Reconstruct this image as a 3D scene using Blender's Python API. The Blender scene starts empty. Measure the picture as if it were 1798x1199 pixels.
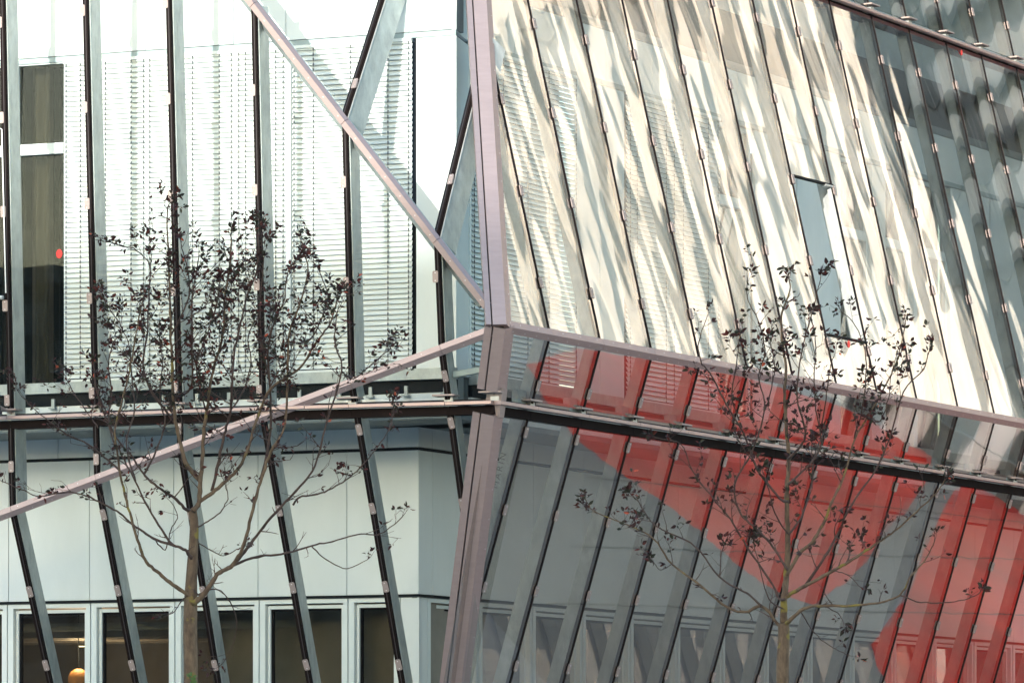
import bpy, math, random
from mathutils import Vector as V, Matrix, noise
random.seed(7)
R = math.radians
sc = bpy.context.scene
COL = sc.collection
# ------------------------------------------------------------------ camera, light, exposure
F = 8000.0; VH = 1420.0; CAMZ = 1.6          # focal length in photo pixels, horizon row, eye height
cd = bpy.data.cameras.new('camera'); cam = bpy.data.objects.new('camera', cd); COL.objects.link(cam)
cam.location = (0, 0, CAMZ); cam.rotation_euler = (R(90), 0, 0)
cd.sensor_width = 36; cd.lens = F / 1798 * 36; cd.shift_y = (VH - 599.5) / 1798
cd.clip_start = 0.5; cd.clip_end = 4000
sc.camera = cam
SUN_EL = R(7.5)
def nrm(a): return a.normalized()
dL = nrm(V((-20029 / F, 1, 0))); dR = nrm(V((4506 / F, 1, 0)))     # horizontal directions of the two fronts
nL = V((-dL.y, dL.x, 0)); nL = -nL if nL.y > 0 else nL
nR = V((dR.y, -dR.x, 0)); nR = -nR if nR.y > 0 else nR
az = nL.copy()                                                     # the sun stands square to the left front
to_sun = nrm(V((az.x * math.cos(SUN_EL), az.y * math.cos(SUN_EL), math.sin(SUN_EL))))
w = bpy.data.worlds.new('World'); sc.world = w; w.use_nodes = True
nt = w.node_tree; bg = nt.nodes['Background']
sky = nt.nodes.new('ShaderNodeTexSky'); sky.sky_type = 'NISHITA'; sky.sun_disc = False
sky.sun_elevation = SUN_EL; sky.sun_rotation = math.atan2(az.x, az.y)
sky.air_density = 1.0; sky.dust_density = 1.3; sky.ozone_density = 1.3
nt.links.new(sky.outputs[0], bg.inputs[0]); bg.inputs[1].default_value = 0.15
sd = bpy.data.lights.new('sun', 'SUN'); sd.energy = 1.15; sd.angle = R(0.7); sd.color = (1, 0.94, 0.87)
so = bpy.data.objects.new('sun', sd); COL.objects.link(so)
so.rotation_euler = (-to_sun).to_track_quat('-Z', 'Y').to_euler(); so.location = (-40, -60, 60)
sc.view_settings.view_transform = 'Standard'; sc.view_settings.look = 'None'
sc.view_settings.exposure = 2.5; sc.view_settings.gamma = 1
sc.cycles.max_bounces = 10; sc.cycles.transparent_max_bounces = 16
sc.cycles.caustics_reflective = False; sc.cycles.sample_clamp_indirect = 6

# ------------------------------------------------------------------ materials
def mat(name, col, rough=.5, metal=0., var=0., scale=6., bump=0., stretch=(1, 1, 1), var2=None, spec=.5):
    m = bpy.data.materials.new(name); m.use_nodes = True; t = m.node_tree; b = t.nodes['Principled BSDF']
    b.inputs['Base Color'].default_value = (*col, 1); b.inputs['Roughness'].default_value = rough
    b.inputs['Metallic'].default_value = metal; b.inputs['Specular IOR Level'].default_value = spec
    if var or bump:
        tc = t.nodes.new('ShaderNodeTexCoord'); mp = t.nodes.new('ShaderNodeMapping'); mp.inputs['Scale'].default_value = stretch
        n = t.nodes.new('ShaderNodeTexNoise'); n.inputs['Scale'].default_value = scale; n.inputs['Detail'].default_value = 6
        n.inputs['Roughness'].default_value = .65
        oi = t.nodes.new('ShaderNodeObjectInfo'); ad = t.nodes.new('ShaderNodeVectorMath'); ad.operation = 'ADD'
        sc_ = t.nodes.new('ShaderNodeVectorMath'); sc_.operation = 'SCALE'; sc_.inputs[3].default_value = 37
        cx = t.nodes.new('ShaderNodeCombineXYZ')
        for k in range(3): t.links.new(oi.outputs['Random'], cx.inputs[k])
        t.links.new(cx.outputs[0], sc_.inputs[0]); t.links.new(tc.outputs['Object'], ad.inputs[0]); t.links.new(sc_.outputs[0], ad.inputs[1])
        t.links.new(ad.outputs[0], mp.inputs[0]); t.links.new(mp.outputs[0], n.inputs['Vector'])
    if var:
        r = t.nodes.new('ShaderNodeValToRGB'); c2 = var2 or tuple(min(1, c * (1 + var)) for c in col); c1 = tuple(c * (1 - var) for c in col)
        r.color_ramp.elements[0].position = .3; r.color_ramp.elements[1].position = .7
        r.color_ramp.elements[0].color = (*c1, 1); r.color_ramp.elements[1].color = (*c2, 1)
        t.links.new(n.outputs[0], r.inputs[0]); t.links.new(r.outputs[0], b.inputs['Base Color'])
    if bump:
        bp = t.nodes.new('ShaderNodeBump'); bp.inputs['Strength'].default_value = .5; bp.inputs['Distance'].default_value = bump
        t.links.new(n.outputs[0], bp.inputs['Height']); t.links.new(bp.outputs[0], b.inputs['Normal'])
    return m
M = {}
M['panel'] = mat('white_coated_panel', (.74, .77, .765), .42, 0, .06, 1.1, 0, (1, 1, .35), (.8, .82, .815))
M['white'] = mat('white_frame', (.78, .81, .8), .4)
M['blind'] = mat('blind_aluminium', (.8, .82, .8), .38, .0, .02, 3)
M['cord'] = mat('cord_dark', (.09, .095, .095), .6)
M['zinc'] = mat('galvanised_steel', (.4, .425, .42), .42, .35, .22, 7, .0008, (1, 1, .5))
M['rubber'] = mat('black_gasket', (.011, .008, .008), .8, 0, .2, 5, spec=.08)
M['clip'] = mat('anodised_clip', (.3, .25, .235), .55, .4, .1, 20)
M['mauve'] = mat('anodised_mauve', (.36, .29, .283), .5, .85, .06, 3, 0, (1, 1, 6))
M['seam'] = mat('dark_seam', (.02, .018, .02), .6)  # near-black joint colour of the glazing seams and corner core
M['screw'] = mat('steel_screw', (.7, .7, .7), .3, .8)
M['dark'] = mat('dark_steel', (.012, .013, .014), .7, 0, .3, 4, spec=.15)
M['soffit'] = mat('soffit_grey', (.16, .18, .18), .7, 0, .15, 2)
M['beamgrey'] = mat('painted_beam', (.34, .4, .4), .5, .1, .1, 4)
M['room'] = mat('room_plaster', (.3, .26, .22), .9, 0, .25, .8)
M['roomlight'] = mat('room_pale', (.35, .33, .3), .9, 0, .1, .8)
M['curtain'] = mat('curtain_cloth', (.13, .12, .1), .9, 0, .15, 3)
M['curtain_dark'] = mat('curtain_dark_green', (.007, .01, .009), .9, 0, .25, 14, 0, (1, 1, .05))
M['red_dot'] = mat('red_sticker', (.8, .02, .015), .4)
M['lampcase'] = mat('lamp_housing', (.035, .033, .04), .4, .2)
M['fabric_green'] = mat('chair_green', (.05, .12, .09), .7)
M['stone'] = mat('cream_stone', (.55, .52, .46), .8, 0, .3, .5, 0, (1, 1, .3), (.86, .85, .83))
M['stone_dark'] = mat('grey_stone', (.42, .41, .38), .8, 0, .15, .5)
M['asphalt'] = mat('pale_concrete_paving', (.3, .3, .29), .85, 0, .2, .6)
M['grey_ground'] = mat('pale_paving', (.2, .195, .18), .8, 0, .12, .5)
M['redfloor'] = mat('red_rubber_granulate', (.66, .012, .003), .7, 0, .4, .22, 0, (1, 1, 1), (.92, .026, .006))
M['bark'] = mat('bark', (.085, .045, .024), .85, 0, .35, 26, .004, (1, 1, .4), (.19, .125, .07))
def lichen(m):
    t = m.node_tree; b = t.nodes['Principled BSDF']; src = b.inputs['Base Color'].links[0].from_socket
    n = t.nodes.new('ShaderNodeTexNoise'); n.inputs['Scale'].default_value = 9; n.inputs['Detail'].default_value = 5; tc = t.nodes.new('ShaderNodeTexCoord'); t.links.new(tc.outputs['Object'], n.inputs['Vector'])
    r = t.nodes.new('ShaderNodeValToRGB'); r.color_ramp.elements[0].position = .6; r.color_ramp.elements[1].position = .66; t.links.new(n.outputs[0], r.inputs[0])
    x = t.nodes.new('ShaderNodeMix'); x.data_type = 'RGBA'; t.links.new(r.outputs[0], x.inputs[0]); t.links.new(src, x.inputs[6]); x.inputs[7].default_value = (.2, .15, .03, 1); t.links.new(x.outputs[2], b.inputs['Base Color'])
lichen(M['bark'])
M['twig'] = mat('young_bark', (.045, .022, .018), .7, 0, .3, 30, 0, (1, 1, 1), (.09, .05, .032))
M['lichen'] = mat('lichen', (.35, .25, .03), .9)
M['leafA'] = mat('leaf_purple', (.042, .016, .014), .6, 0, .3, 9, spec=.2)
M['leafB'] = mat('leaf_dark_green', (.034, .034, .02), .6, 0, .3, 9, spec=.2)
M['leafC'] = mat('leaf_wine', (.09, .022, .016), .6, 0, .3, 9, spec=.2)
M['leafD'] = mat('leaf_rust', (.42, .07, .025), .5)
M['leafG'] = mat('leaf_fresh_green', (.07, .13, .025), .5)
def emis(name, col, s):
    m = bpy.data.materials.new(name); m.use_nodes = True; b = m.node_tree.nodes['Principled BSDF']
    b.inputs['Base Color'].default_value = (*col, 1); b.inputs['Emission Color'].default_value = (*col, 1); b.inputs['Emission Strength'].default_value = s
    return m
M['tube'] = emis('warm_tube_light', (1, .75, .42), 1.6)
M['globe'] = emis('amber_globe_light', (.7, .3, .08), .03)
def glass(name, tint, a, b_, amp, sx, sy, curve=0., ang=0., two=False, rough=0.):
    """coated glass: see-through with a mirror share that grows towards grazing view; the sheet is slightly wavy"""
    m = bpy.data.materials.new(name); m.use_nodes = True; t = m.node_tree; t.nodes.clear(); N = t.nodes.new; L = t.links.new
    out = N('ShaderNodeOutputMaterial'); mix = N('ShaderNodeMixShader'); tr = N('ShaderNodeBsdfTransparent'); gl = N('ShaderNodeBsdfGlossy')
    tr.inputs[0].default_value = (*tint, 1); gl.inputs['Roughness'].default_value = .0; gl.inputs['Color'].default_value = (1, 1, 1, 1)
    lw = N('ShaderNodeLayerWeight'); lw.inputs[0].default_value = .5
    p = N('ShaderNodeMath'); p.operation = 'POWER'; p.inputs[1].default_value = 2
    k = N('ShaderNodeMath'); k.operation = 'MULTIPLY_ADD'; k.inputs[1].default_value = b_; k.inputs[2].default_value = a
    ge = N('ShaderNodeNewGeometry'); inv = N('ShaderNodeMath'); inv.operation = 'SUBTRACT'; inv.inputs[0].default_value = 1
    fm = N('ShaderNodeMath'); fm.operation = 'MULTIPLY'; fm.use_clamp = True
    L(lw.outputs['Facing'], p.inputs[0]); L(p.outputs[0], k.inputs[0]); L(ge.outputs['Backfacing'], inv.inputs[1])
    L(k.outputs[0], fm.inputs[0]); L(inv.outputs[0], fm.inputs[1]); L(fm.outputs[0], mix.inputs[0])
    L(tr.outputs[0], mix.inputs[1]); L(gl.outputs[0], mix.inputs[2]); L(mix.outputs[0], out.inputs[0])
    uv = N('ShaderNodeUVMap'); oi = N('ShaderNodeObjectInfo'); cx = N('ShaderNodeCombineXYZ')
    ml = N('ShaderNodeMath'); ml.operation = 'MULTIPLY'; ml.inputs[1].default_value = 13.7; L(oi.outputs['Random'], ml.inputs[0])
    L(ml.outputs[0], cx.inputs[2])
    mp = N('ShaderNodeMapping'); mp.inputs['Scale'].default_value = (sx, sy, 1)
    m0 = N('ShaderNodeMapping'); m0.inputs['Rotation'].default_value = (0, 0, R(ang)); L(uv.outputs[0], m0.inputs[0])
    ad = N('ShaderNodeVectorMath'); ad.operation = 'ADD'; L(m0.outputs[0], mp.inputs[0]); L(mp.outputs[0], ad.inputs[0]); L(cx.outputs[0], ad.inputs[1])
    n = N('ShaderNodeTexNoise'); n.inputs['Scale'].default_value = 1; n.inputs['Detail'].default_value = 1.2; n.inputs['Roughness'].default_value = .3
    L(ad.outputs[0], n.inputs['Vector'])
    h = N('ShaderNodeMath'); h.operation = 'MULTIPLY'; h.inputs[1].default_value = amp; L(n.outputs[0], h.inputs[0])
    last = h.outputs[0]
    if curve:
        # each pane bellies a little between its clamped edges (UV x runs 0..1 per bay)
        uv2 = N('ShaderNodeUVMap'); uv2.uv_map = 'bay'; sp = N('ShaderNodeSeparateXYZ'); L(uv2.outputs[0], sp.inputs[0])
        q = N('ShaderNodeMath'); q.operation = 'MULTIPLY'; q.inputs[1].default_value = 2 * math.pi; L(sp.outputs[0], q.inputs[0])
        c = N('ShaderNodeMath'); c.operation = 'COSINE'; L(q.outputs[0], c.inputs[0])
        m2 = N('ShaderNodeMath'); m2.operation = 'MULTIPLY_ADD'; m2.inputs[1].default_value = -curve; L(c.outputs[0], m2.inputs[0]); L(last, m2.inputs[2])
        last = m2.outputs[0]
    bp = N('ShaderNodeBump'); bp.inputs['Strength'].default_value = 1; bp.inputs['Distance'].default_value = 1
    L(last, bp.inputs['Height']); L(bp.outputs[0], gl.inputs['Normal'])
    if two:
        # the second sheet of the double glazing mirrors a slightly different picture
        g2 = N('ShaderNodeBsdfGlossy'); g2.inputs['Roughness'].default_value = rough * 2; gl.inputs['Roughness'].default_value = rough
        a2 = N('ShaderNodeVectorMath'); a2.operation = 'ADD'; a2.inputs[1].default_value = (.35, .22, 3.1); L(ad.outputs[0], a2.inputs[0])
        n2 = N('ShaderNodeTexNoise'); n2.inputs['Scale'].default_value = 1.25; n2.inputs['Detail'].default_value = 2.; n2.inputs['Roughness'].default_value = .4; L(a2.outputs[0], n2.inputs['Vector'])
        h2 = N('ShaderNodeMath'); h2.operation = 'MULTIPLY'; h2.inputs[1].default_value = amp * .8; L(n2.outputs[0], h2.inputs[0])
        b2 = N('ShaderNodeBump'); b2.inputs['Strength'].default_value = 1; b2.inputs['Distance'].default_value = 1; L(h2.outputs[0], b2.inputs['Height']); L(b2.outputs[0], g2.inputs['Normal'])
        m3 = N('ShaderNodeMixShader'); m3.inputs[0].default_value = .42; L(gl.outputs[0], m3.inputs[1]); L(g2.outputs[0], m3.inputs[2]); L(m3.outputs[0], mix.inputs[2])
    return m
M['glass_left'] = glass('clear_glass_left', (.925, .953, .956), .006, .8, .004, 1.2, .5)
M['glass_up'] = glass('wavy_coated_glass', (.9, .935, .925), .03, 1.3, .005, 1.6, .3, .003, -24, True, .024)
M['glass_low'] = glass('coated_glass', (.79, .78, .755), .035, 1.05, .0019, 1.1, .3, 0, 0, True, .012)
M['glass_win'] = glass('window_glass', (.72, .71, .66), .01, 1.0, .0035, .9, .35)

# ------------------------------------------------------------------ geometry helpers
WL = {}                                    # world place of every object, for parenting
class MB:
    def __init__(s): s.v = []; s.f = []; s.uv = {}; s.mi = []
    def poly(s, pts, mi=0):
        b = len(s.v); s.v += [V(p) for p in pts]; s.f.append(tuple(range(b, b + len(pts)))); s.mi.append(mi)
    def prism(s, p0, p1, a, b, prof, mi=0, cap=True):
        """extrude profile [(x along a, y along b)] from p0 to p1"""
        n = len(prof); k = len(s.v)
        s.v += [p0 + a * x + b * y for x, y in prof] + [p1 + a * x + b * y for x, y in prof]
        fl = (a.cross(b)).dot(p1 - p0) > 0
        ar = sum(prof[i][0] * prof[(i + 1) % n][1] - prof[(i + 1) % n][0] * prof[i][1] for i in range(n))
        if ar < 0: fl = not fl
        def add(f): s.f.append(tuple(f if fl else reversed(f))); s.mi.append(mi)
        for i in range(n): j = (i + 1) % n; add([k + i, k + j, k + n + j, k + n + i])
        if cap: add(list(range(k + n - 1, k - 1, -1))); add(list(range(k + n, k + 2 * n)))
    def rect(s, p0, p1, a, b, a0, a1, b0, b1, ch=0, mi=0):
        if ch: pr = [(a0 + ch, b0), (a1 - ch, b0), (a1, b0 + ch), (a1, b1 - ch), (a1 - ch, b1), (a0 + ch, b1), (a0, b1 - ch), (a0, b0 + ch)]
        else: pr = [(a0, b0), (a1, b0), (a1, b1), (a0, b1)]
        s.prism(p0, p1, a, b, pr, mi)
    def slab(s, pts, n, t0, t1, mi=0):
        """polygon pts extruded along n from t0 to t1"""
        q = [p + n * t1 for p in pts]; r = [p + n * t0 for p in pts]; k = len(s.v); m = len(pts); s.v += q + r
        c = V((0, 0, 0))
        for i in range(m): c += pts[i].cross(pts[(i + 1) % m])
        fl = c.dot(n) * (t1 - t0) > 0
        def add(f): s.f.append(tuple(f if fl else reversed(f))); s.mi.append(mi)
        add(list(range(m))); add(list(range(2 * m - 1, m - 1, -1)))
        for i in range(m): j = (i + 1) % m; add([k + i, k + m + i, k + m + j, k + j][:]) if False else add([i, m + i, m + j, j])
        if k:
            for q_ in range(len(s.f) - m - 2, len(s.f)): s.f[q_] = tuple(i + k for i in s.f[q_])
    def tube(s, pts, rad, n=6, mi=0, cap=True):
        k0 = len(s.v); m = len(pts)
        ref = V((.31, -.9, .2))
        for i, p in enumerate(pts):
            d = (pts[min(i + 1, m - 1)] - pts[max(i - 1, 0)]); d = d.normalized() if d.length > 1e-9 else V((0, 0, 1))
            a = d.cross(ref); a = a.normalized() if a.length > 1e-3 else d.orthogonal().normalized(); b = d.cross(a)
            for j in range(n):
                t = 2 * math.pi * j / n; s.v.append(p + (a * math.cos(t) + b * math.sin(t)) * rad[i])
        for i in range(m - 1):
            for j in range(n):
                jj = (j + 1) % n; s.f.append((k0 + i * n + j, k0 + i * n + jj, k0 + (i + 1) * n + jj, k0 + (i + 1) * n + j)); s.mi.append(mi)
        if cap:
            s.f.append(tuple(k0 + j for j in reversed(range(n)))); s.mi.append(mi)
            s.f.append(tuple(k0 + (m - 1) * n + j for j in range(n))); s.mi.append(mi)
    def build(s, name, m, parent=None, smooth=False, origin=None, uvf=None):
        o_ = origin if origin is not None else sum(s.v, V((0, 0, 0))) / len(s.v)
        me = bpy.data.meshes.new(name); me.from_pydata([v - o_ for v in s.v], [], s.f)
        for x in (m if isinstance(m, (list, tuple)) else [m]): me.materials.append(x)
        if isinstance(m, (list, tuple)): me.polygons.foreach_set('material_index', s.mi)
        if smooth: me.polygons.foreach_set('use_smooth', [True] * len(me.polygons))
        if uvf:
            for nm, fn in uvf.items():
                l = me.uv_layers.new(name=nm)
                for lp in me.loops: l.data[lp.index].uv = fn(s.v[lp.vertex_index])
        me.update()
        o = bpy.data.objects.new(name, me); COL.objects.link(o); place(o, o_, parent)
        return o
def place(o, world, parent=None):
    WL[o] = V(world)
    if parent is not None: o.parent = parent; o.location = V(world) - WL[parent]
    else: o.location = world
def inst(src, world, parent=None):
    o = src.copy(); COL.objects.link(o); place(o, world, parent); return o
def tag(o, label=None, cat=None, group=None, kind=None):
    if label: o['label'] = label
    if cat: o['category'] = cat
    if group: o['group'] = group
    if kind: o['kind'] = kind
    return o
def thing(name, label, cat, loc, group=None):
    o = bpy.data.objects.new(name, None); COL.objects.link(o); place(o, V(loc)); o.empty_display_size = .2
    return tag(o, label, cat, group)

# ------------------------------------------------------------------ survey: sight lines met with the real planes of the building
CAM = V((0, 0, CAMZ))
def ray(u, v): return V(((u - 899) / F, 1, (VH - v) / F))
def proj(p): q = p - CAM; return (899 + F * q.x / q.y, VH - F * q.z / q.y)
class Plane:
    def __init__(s, p, n): s.p = p; s.n = nrm(n if n.y < 0 else -n)
    def hit(s, u, v):
        r = ray(u, v); return CAM + r * ((s.p - CAM).dot(s.n) / r.dot(s.n))
def plane3(p, a, b): return Plane(p, a.cross(b))
DN = V((0, 0, -1)); UP = V((0, 0, 1))
K = CAM + ray(884, 573) * 64
UL = plane3(K, dL, DN - nL * .05)                 # upper left glass
UR = plane3(K, dR, DN + nR * .238)                # upper right glass, leans back
LR = plane3(K, dR, DN - nR * .31)                 # lower right glass, overhangs
crL = nrm(UL.hit(0, 905) - K)                     # the fold running down to the left
cornerLow = nrm(LR.hit(806, 1199) - K)            # folded corner below the knuckle
LL = plane3(K, crL, cornerLow)                    # lower left glass
cornerUp = nrm(UR.hit(849, 0) - K)
diag = nrm(UL.hit(440, 0) - K)
TL = plane3(K, diag, cornerUp)                    # triangular facet between the diagonal and the corner
class Wall:
    """upright wall: s runs along d, z up, n outward"""
    def __init__(s, p, d, n): s.p = V((p.x, p.y, 0)); s.d = d; s.n = n; s.pl = Plane(p, n)
    def S(s, u): return (s.pl.hit(u, 600) - s.p).dot(s.d)
    def Z(s, u, v): return s.pl.hit(u, v).z
    def W(s, a, z, n=0): return s.p + s.d * a + UP * z + s.n * n
    def box(s, mb, a0, a1, z0, z1, n0, n1, ch=0, mi=0):
        if a0 > a1: a0, a1 = a1, a0
        mb.rect(s.W(0, z0), s.W(0, z1), s.d, s.n, a0, a1, n0, n1, ch, mi)
dLr = -dL                                          # left front, running towards the corner (to the right)
q1 = Plane(K - nL * 1.35, nL).hit(801, 58)
A = Wall(q1, dLr, nL)                              # upper inner wall, left
C = Wall(K - nR * 1.72, dR, nR)                     # upper inner wall, right
q2 = Plane(K - nL * 2.6, nL).hit(735, 900)
B = Wall(q2, dLr, nL)                              # lower inner wall, left
D = Wall(q2, dR, nR)                               # lower inner wall, right
ZH, ZS, ZR = 12.78, 8.02, 7.34                     # window head, blind foot, ring

# ------------------------------------------------------------------ ground
def sheet(name, pts, z, m, label=None):
    b = MB(); b.slab([V((x, y, z)) for x, y in pts], V((0, 0, -1)), 0, .3 if name != 'ground' else .5)
    return b.build(name, m)
g = MB(); g.poly([(-1500, -1500, 0), (1500, -1500, 0), (1500, 1500, 0), (-1500, 1500, 0)])
tag(g.build('ground', M['asphalt']), kind='structure')
def reflect_to_ground(u, v):
    p = LR.hit(u, v); d = nrm(ray(u, v)); r = d - LR.n * 2 * d.dot(LR.n); t = -p.z / r.z
    return p + r * t
def patch(name, px, z, m):
    pts = [reflect_to_ground(*q) for q in px]
    b = MB(); pp = [V((p.x, p.y, z)) for p in pts]
    ar = sum(pp[i].x * pp[(i + 1) % len(pp)].y - pp[(i + 1) % len(pp)].x * pp[i].y for i in range(len(pp)))
    b.poly(pp if ar > 0 else pp[::-1])
    return tag(b.build(name, m), kind='structure')
red_px = [(955, 700), (985, 738), (1020, 775), (1060, 808), (1100, 838), (1145, 868), (1180, 892), (1215, 920), (1250, 952), (1290, 985), (1335, 1022),
          (1390, 1050), (1430, 1062), (1470, 1036), (1520, 985), (1548, 948), (1585, 895), (1625, 850), (1640, 780), (1560, 752), (1480, 715), (1300, 660), (1100, 625), (1010, 612), (925, 640)]
patch('red_paving', red_px, .008, M['redfloor'])
patch('red_paving', [(1690, 852), (1650, 915), (1622, 965), (1600, 1030), (1570, 1085), (1530, 1132), (1560, 1215), (1700, 1500), (2100, 1500), (2400, 940), (2000, 880), (1798, 850), (1740, 846)], .008, M['redfloor'])
patch('stone_paving', [(830, 650), (925, 640), (955, 700), (985, 738), (1100, 838), (1215, 920), (1335, 1022), (1430, 1062), (1520, 985), (1585, 895), (1625, 850), (1640, 780), (1800, 800), (1690, 852),
                       (1622, 965), (1600, 1030), (1530, 1132), (1560, 1215), (1500, 1300), (1300, 1300), (1000, 1250), (800, 1000)], .004, M['grey_ground'])

# dark joints between the paving fields, seen mirrored as thin wavering lines
for a_ in ([(1030, 838), (1300, 866), (1560, 892), (1798, 918)], [(1000, 960), (1250, 968), (1500, 975), (1798, 983)], [(960, 1060), (1400, 1072), (1798, 1080)]):
    g_ = [reflect_to_ground(*q) for q in a_]
    b = MB(); k = 0
    for p, q in zip(g_[:-1], g_[1:]):
        p = V((p.x, p.y, .012)); q = V((q.x, q.y, .012)); sd_ = (q - p).cross(V((0, 0, 1))).normalized() * .022
        b.poly([p + sd_, q + sd_, q - sd_, p - sd_])
    tag(b.build('paving_joint', M['dark']), kind='structure')

# ------------------------------------------------------------------ inner building
ob = thing('office_building', 'white panelled office building set behind the folded glass screen, its corner at the centre', 'building', (q2.x, q2.y, 0))
def part(mb, name, m, parent=ob, **k): return mb.build(name, m, parent, **k)
sL0 = A.S(-260); sB0 = B.S(-260); sR1 = C.S(2150); sD1 = D.S(2150)
sAq = 0.0
q1c = Plane(C.p, nR).hit(823, 300); sC0 = C.S(823)
# wall cores
def core(wall, a0, a1, z0, z1, depth=.25, gap=.03, m='soffit', name='wall_core'):
    b = MB(); wall.box(b, a0, a1, z0, z1, -gap - depth, -gap); return part(b, name, M[m])
core(A, sL0, 0, ZH + .05, 18); core(A, sL0, 0, ZR, ZS - .12)
core(C, sC0, sR1, ZH + .05, 13.62); core(C, sC0, sR1, ZR, ZS - .12)
core(B, sB0, 0, 4.72, 7.42); core(D, 0, sD1, 4.72, 7.42)
def panels(wall, edges, z0, z1, t=.03, gap=.012, m='panel', n0=-.03, name='wall_panel'):
    for a0, a1 in zip(edges[:-1], edges[1:]):
        b = MB(); wall.box(b, a0 + gap / 2, a1 - gap / 2, z0, z1, n0, n0 + t); part(b, name, M[m])
# left upper spandrel
pxA = [-190, -42, 105, 255, 410, 502, 718, 801]
eA = [A.S(x) for x in pxA[:-1]] + [0]
panels(A, eA, ZH + .07, 15.2)
panels(A, eA, 15.22, 18)
b = MB(); A.box(b, sL0, 0.0, ZH - .024, ZH + .055, -.03, .012); part(b, 'head_rail', M['beamgrey'])
# corner return of the upper floor
cd_ = q1c - q1; cd_ = V((cd_.x, cd_.y, 0)); cl = cd_.length; cdn = cd_.normalized(); cn = V((cdn.y, -cdn.x, 0)); cn = cn if cn.x > 0 else -cn
CH = Wall(q1, cdn, cn)
for z0, z1 in ((ZS - .12, ZH - .03), (ZH + .03, 15.2)):
    b = MB(); CH.box(b, 0, cl, z0, z1, -.06, -.001); part(b, 'wall_panel', M['panel'])
# flat white panel left of the corner
b = MB(); A.box(b, A.S(731), 0, ZS - .1, ZH - .03, -.03, 0); part(b, 'wall_panel', M['panel'])
b = MB(); A.box(b, A.S(503.5), A.S(513), ZS - .05, ZH - .03, -.02, .05, .008); part(b, 'window_post', M['white'])
b = MB(); A.box(b, A.S(726), A.S(730), ZS - .1, ZH - .03, -.1, -.04); part(b, 'window_post', M['dark'])
for u in (259.5, 414.7):
    b = MB(); s_ = A.S(u); A.box(b, s_ - .02, s_ + .02, ZS - .05, ZH - .03, -.04, .03, .005); part(b, 'window_post', M['white'])
# backs behind blinds (dark glazing), door window at far left
def window(wall, a0, a1, z0, z1, fr=.05, transom=None, m='glass_win', rec=-.12, fm='white', tr_h=.16):
    b = MB()
    wall.box(b, a0, a0 + fr, z0, z1, rec - .05, rec + .05); wall.box(b, a1 - fr, a1, z0, z1, rec - .05, rec + .05)
    wall.box(b, a0 + fr, a1 - fr, z1 - fr, z1, rec - .05, rec + .05); wall.box(b, a0 + fr, a1 - fr, z0, z0 + fr, rec - .05, rec + .05)
    if transom: wall.box(b, a0 + fr, a1 - fr, transom, transom + tr_h, rec - .05, rec + .09)
    wf = part(b, 'window', M[fm])
    zs = [(z0 + fr, z1 - fr)] if not transom else [(z0 + fr, transom), (transom + tr_h, z1 - fr)]
    for za, zb in zs:
        g_ = MB(); wall.box(g_, a0 + fr, a1 - fr, za, zb, rec - .012, rec + .002)
        def uvf(p, w_=wall): return ((p - w_.p).dot(w_.d), p.z)
        g_.build('pane', M[m], wf, uvf={'UVMap': uvf, 'bay': uvf})
    return wf
ZT = A.Z(70, 272)
window(A, A.S(31), A.S(113), ZS - .1, ZH - .03, .012, ZT, rec=-.06)
window(A, A.S(-150), A.S(27), ZS - .1, ZH - .03, .012, ZT, rec=-.06)
b = MB(); A.box(b, A.S(27), A.S(31), ZS - .1, ZH - .03, -.1, .0); part(b, 'window_post', M['white'])
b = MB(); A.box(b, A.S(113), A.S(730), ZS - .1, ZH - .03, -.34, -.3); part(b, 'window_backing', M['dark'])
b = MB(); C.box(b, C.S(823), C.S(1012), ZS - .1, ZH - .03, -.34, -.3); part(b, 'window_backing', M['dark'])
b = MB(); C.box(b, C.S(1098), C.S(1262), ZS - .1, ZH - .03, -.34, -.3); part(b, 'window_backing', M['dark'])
b = MB(); C.box(b, C.S(823), C.S(826), ZS - .1, ZH - .03, -.1, .02); part(b, 'window_post', M['white'])
# curtains behind the big window
def curtain(wall, a0, a1, z0, z1, n, m, amp=.05, lam=.16):
    b = MB(); k = max(6, int((a1 - a0) / lam * 6)); pts = []
    for i in range(k + 1):
        a = a0 + (a1 - a0) * i / k; pts.append((a, n + amp * math.sin(2 * math.pi * (a - a0) / lam + math.sin(a * 3))))
    for i in range(k):
        p = [wall.W(pts[i][0], z0, pts[i][1]), wall.W(pts[i + 1][0], z0, pts[i + 1][1]), wall.W(pts[i + 1][0], z1, pts[i + 1][1]), wall.W(pts[i][0], z1, pts[i][1])]
        b.poly(p)
    return part(b, 'curtain', M[m], smooth=True)
curtain(A, A.S(33), A.S(60), ZS, ZH, -.5, 'curtain')
curtain(A, A.S(60), A.S(112), ZS, ZH, -.6, 'curtain_dark', .03, .1)
curtain(A, A.S(-150), A.S(27), ZS, ZH, -.5, 'curtain_dark')
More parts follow.
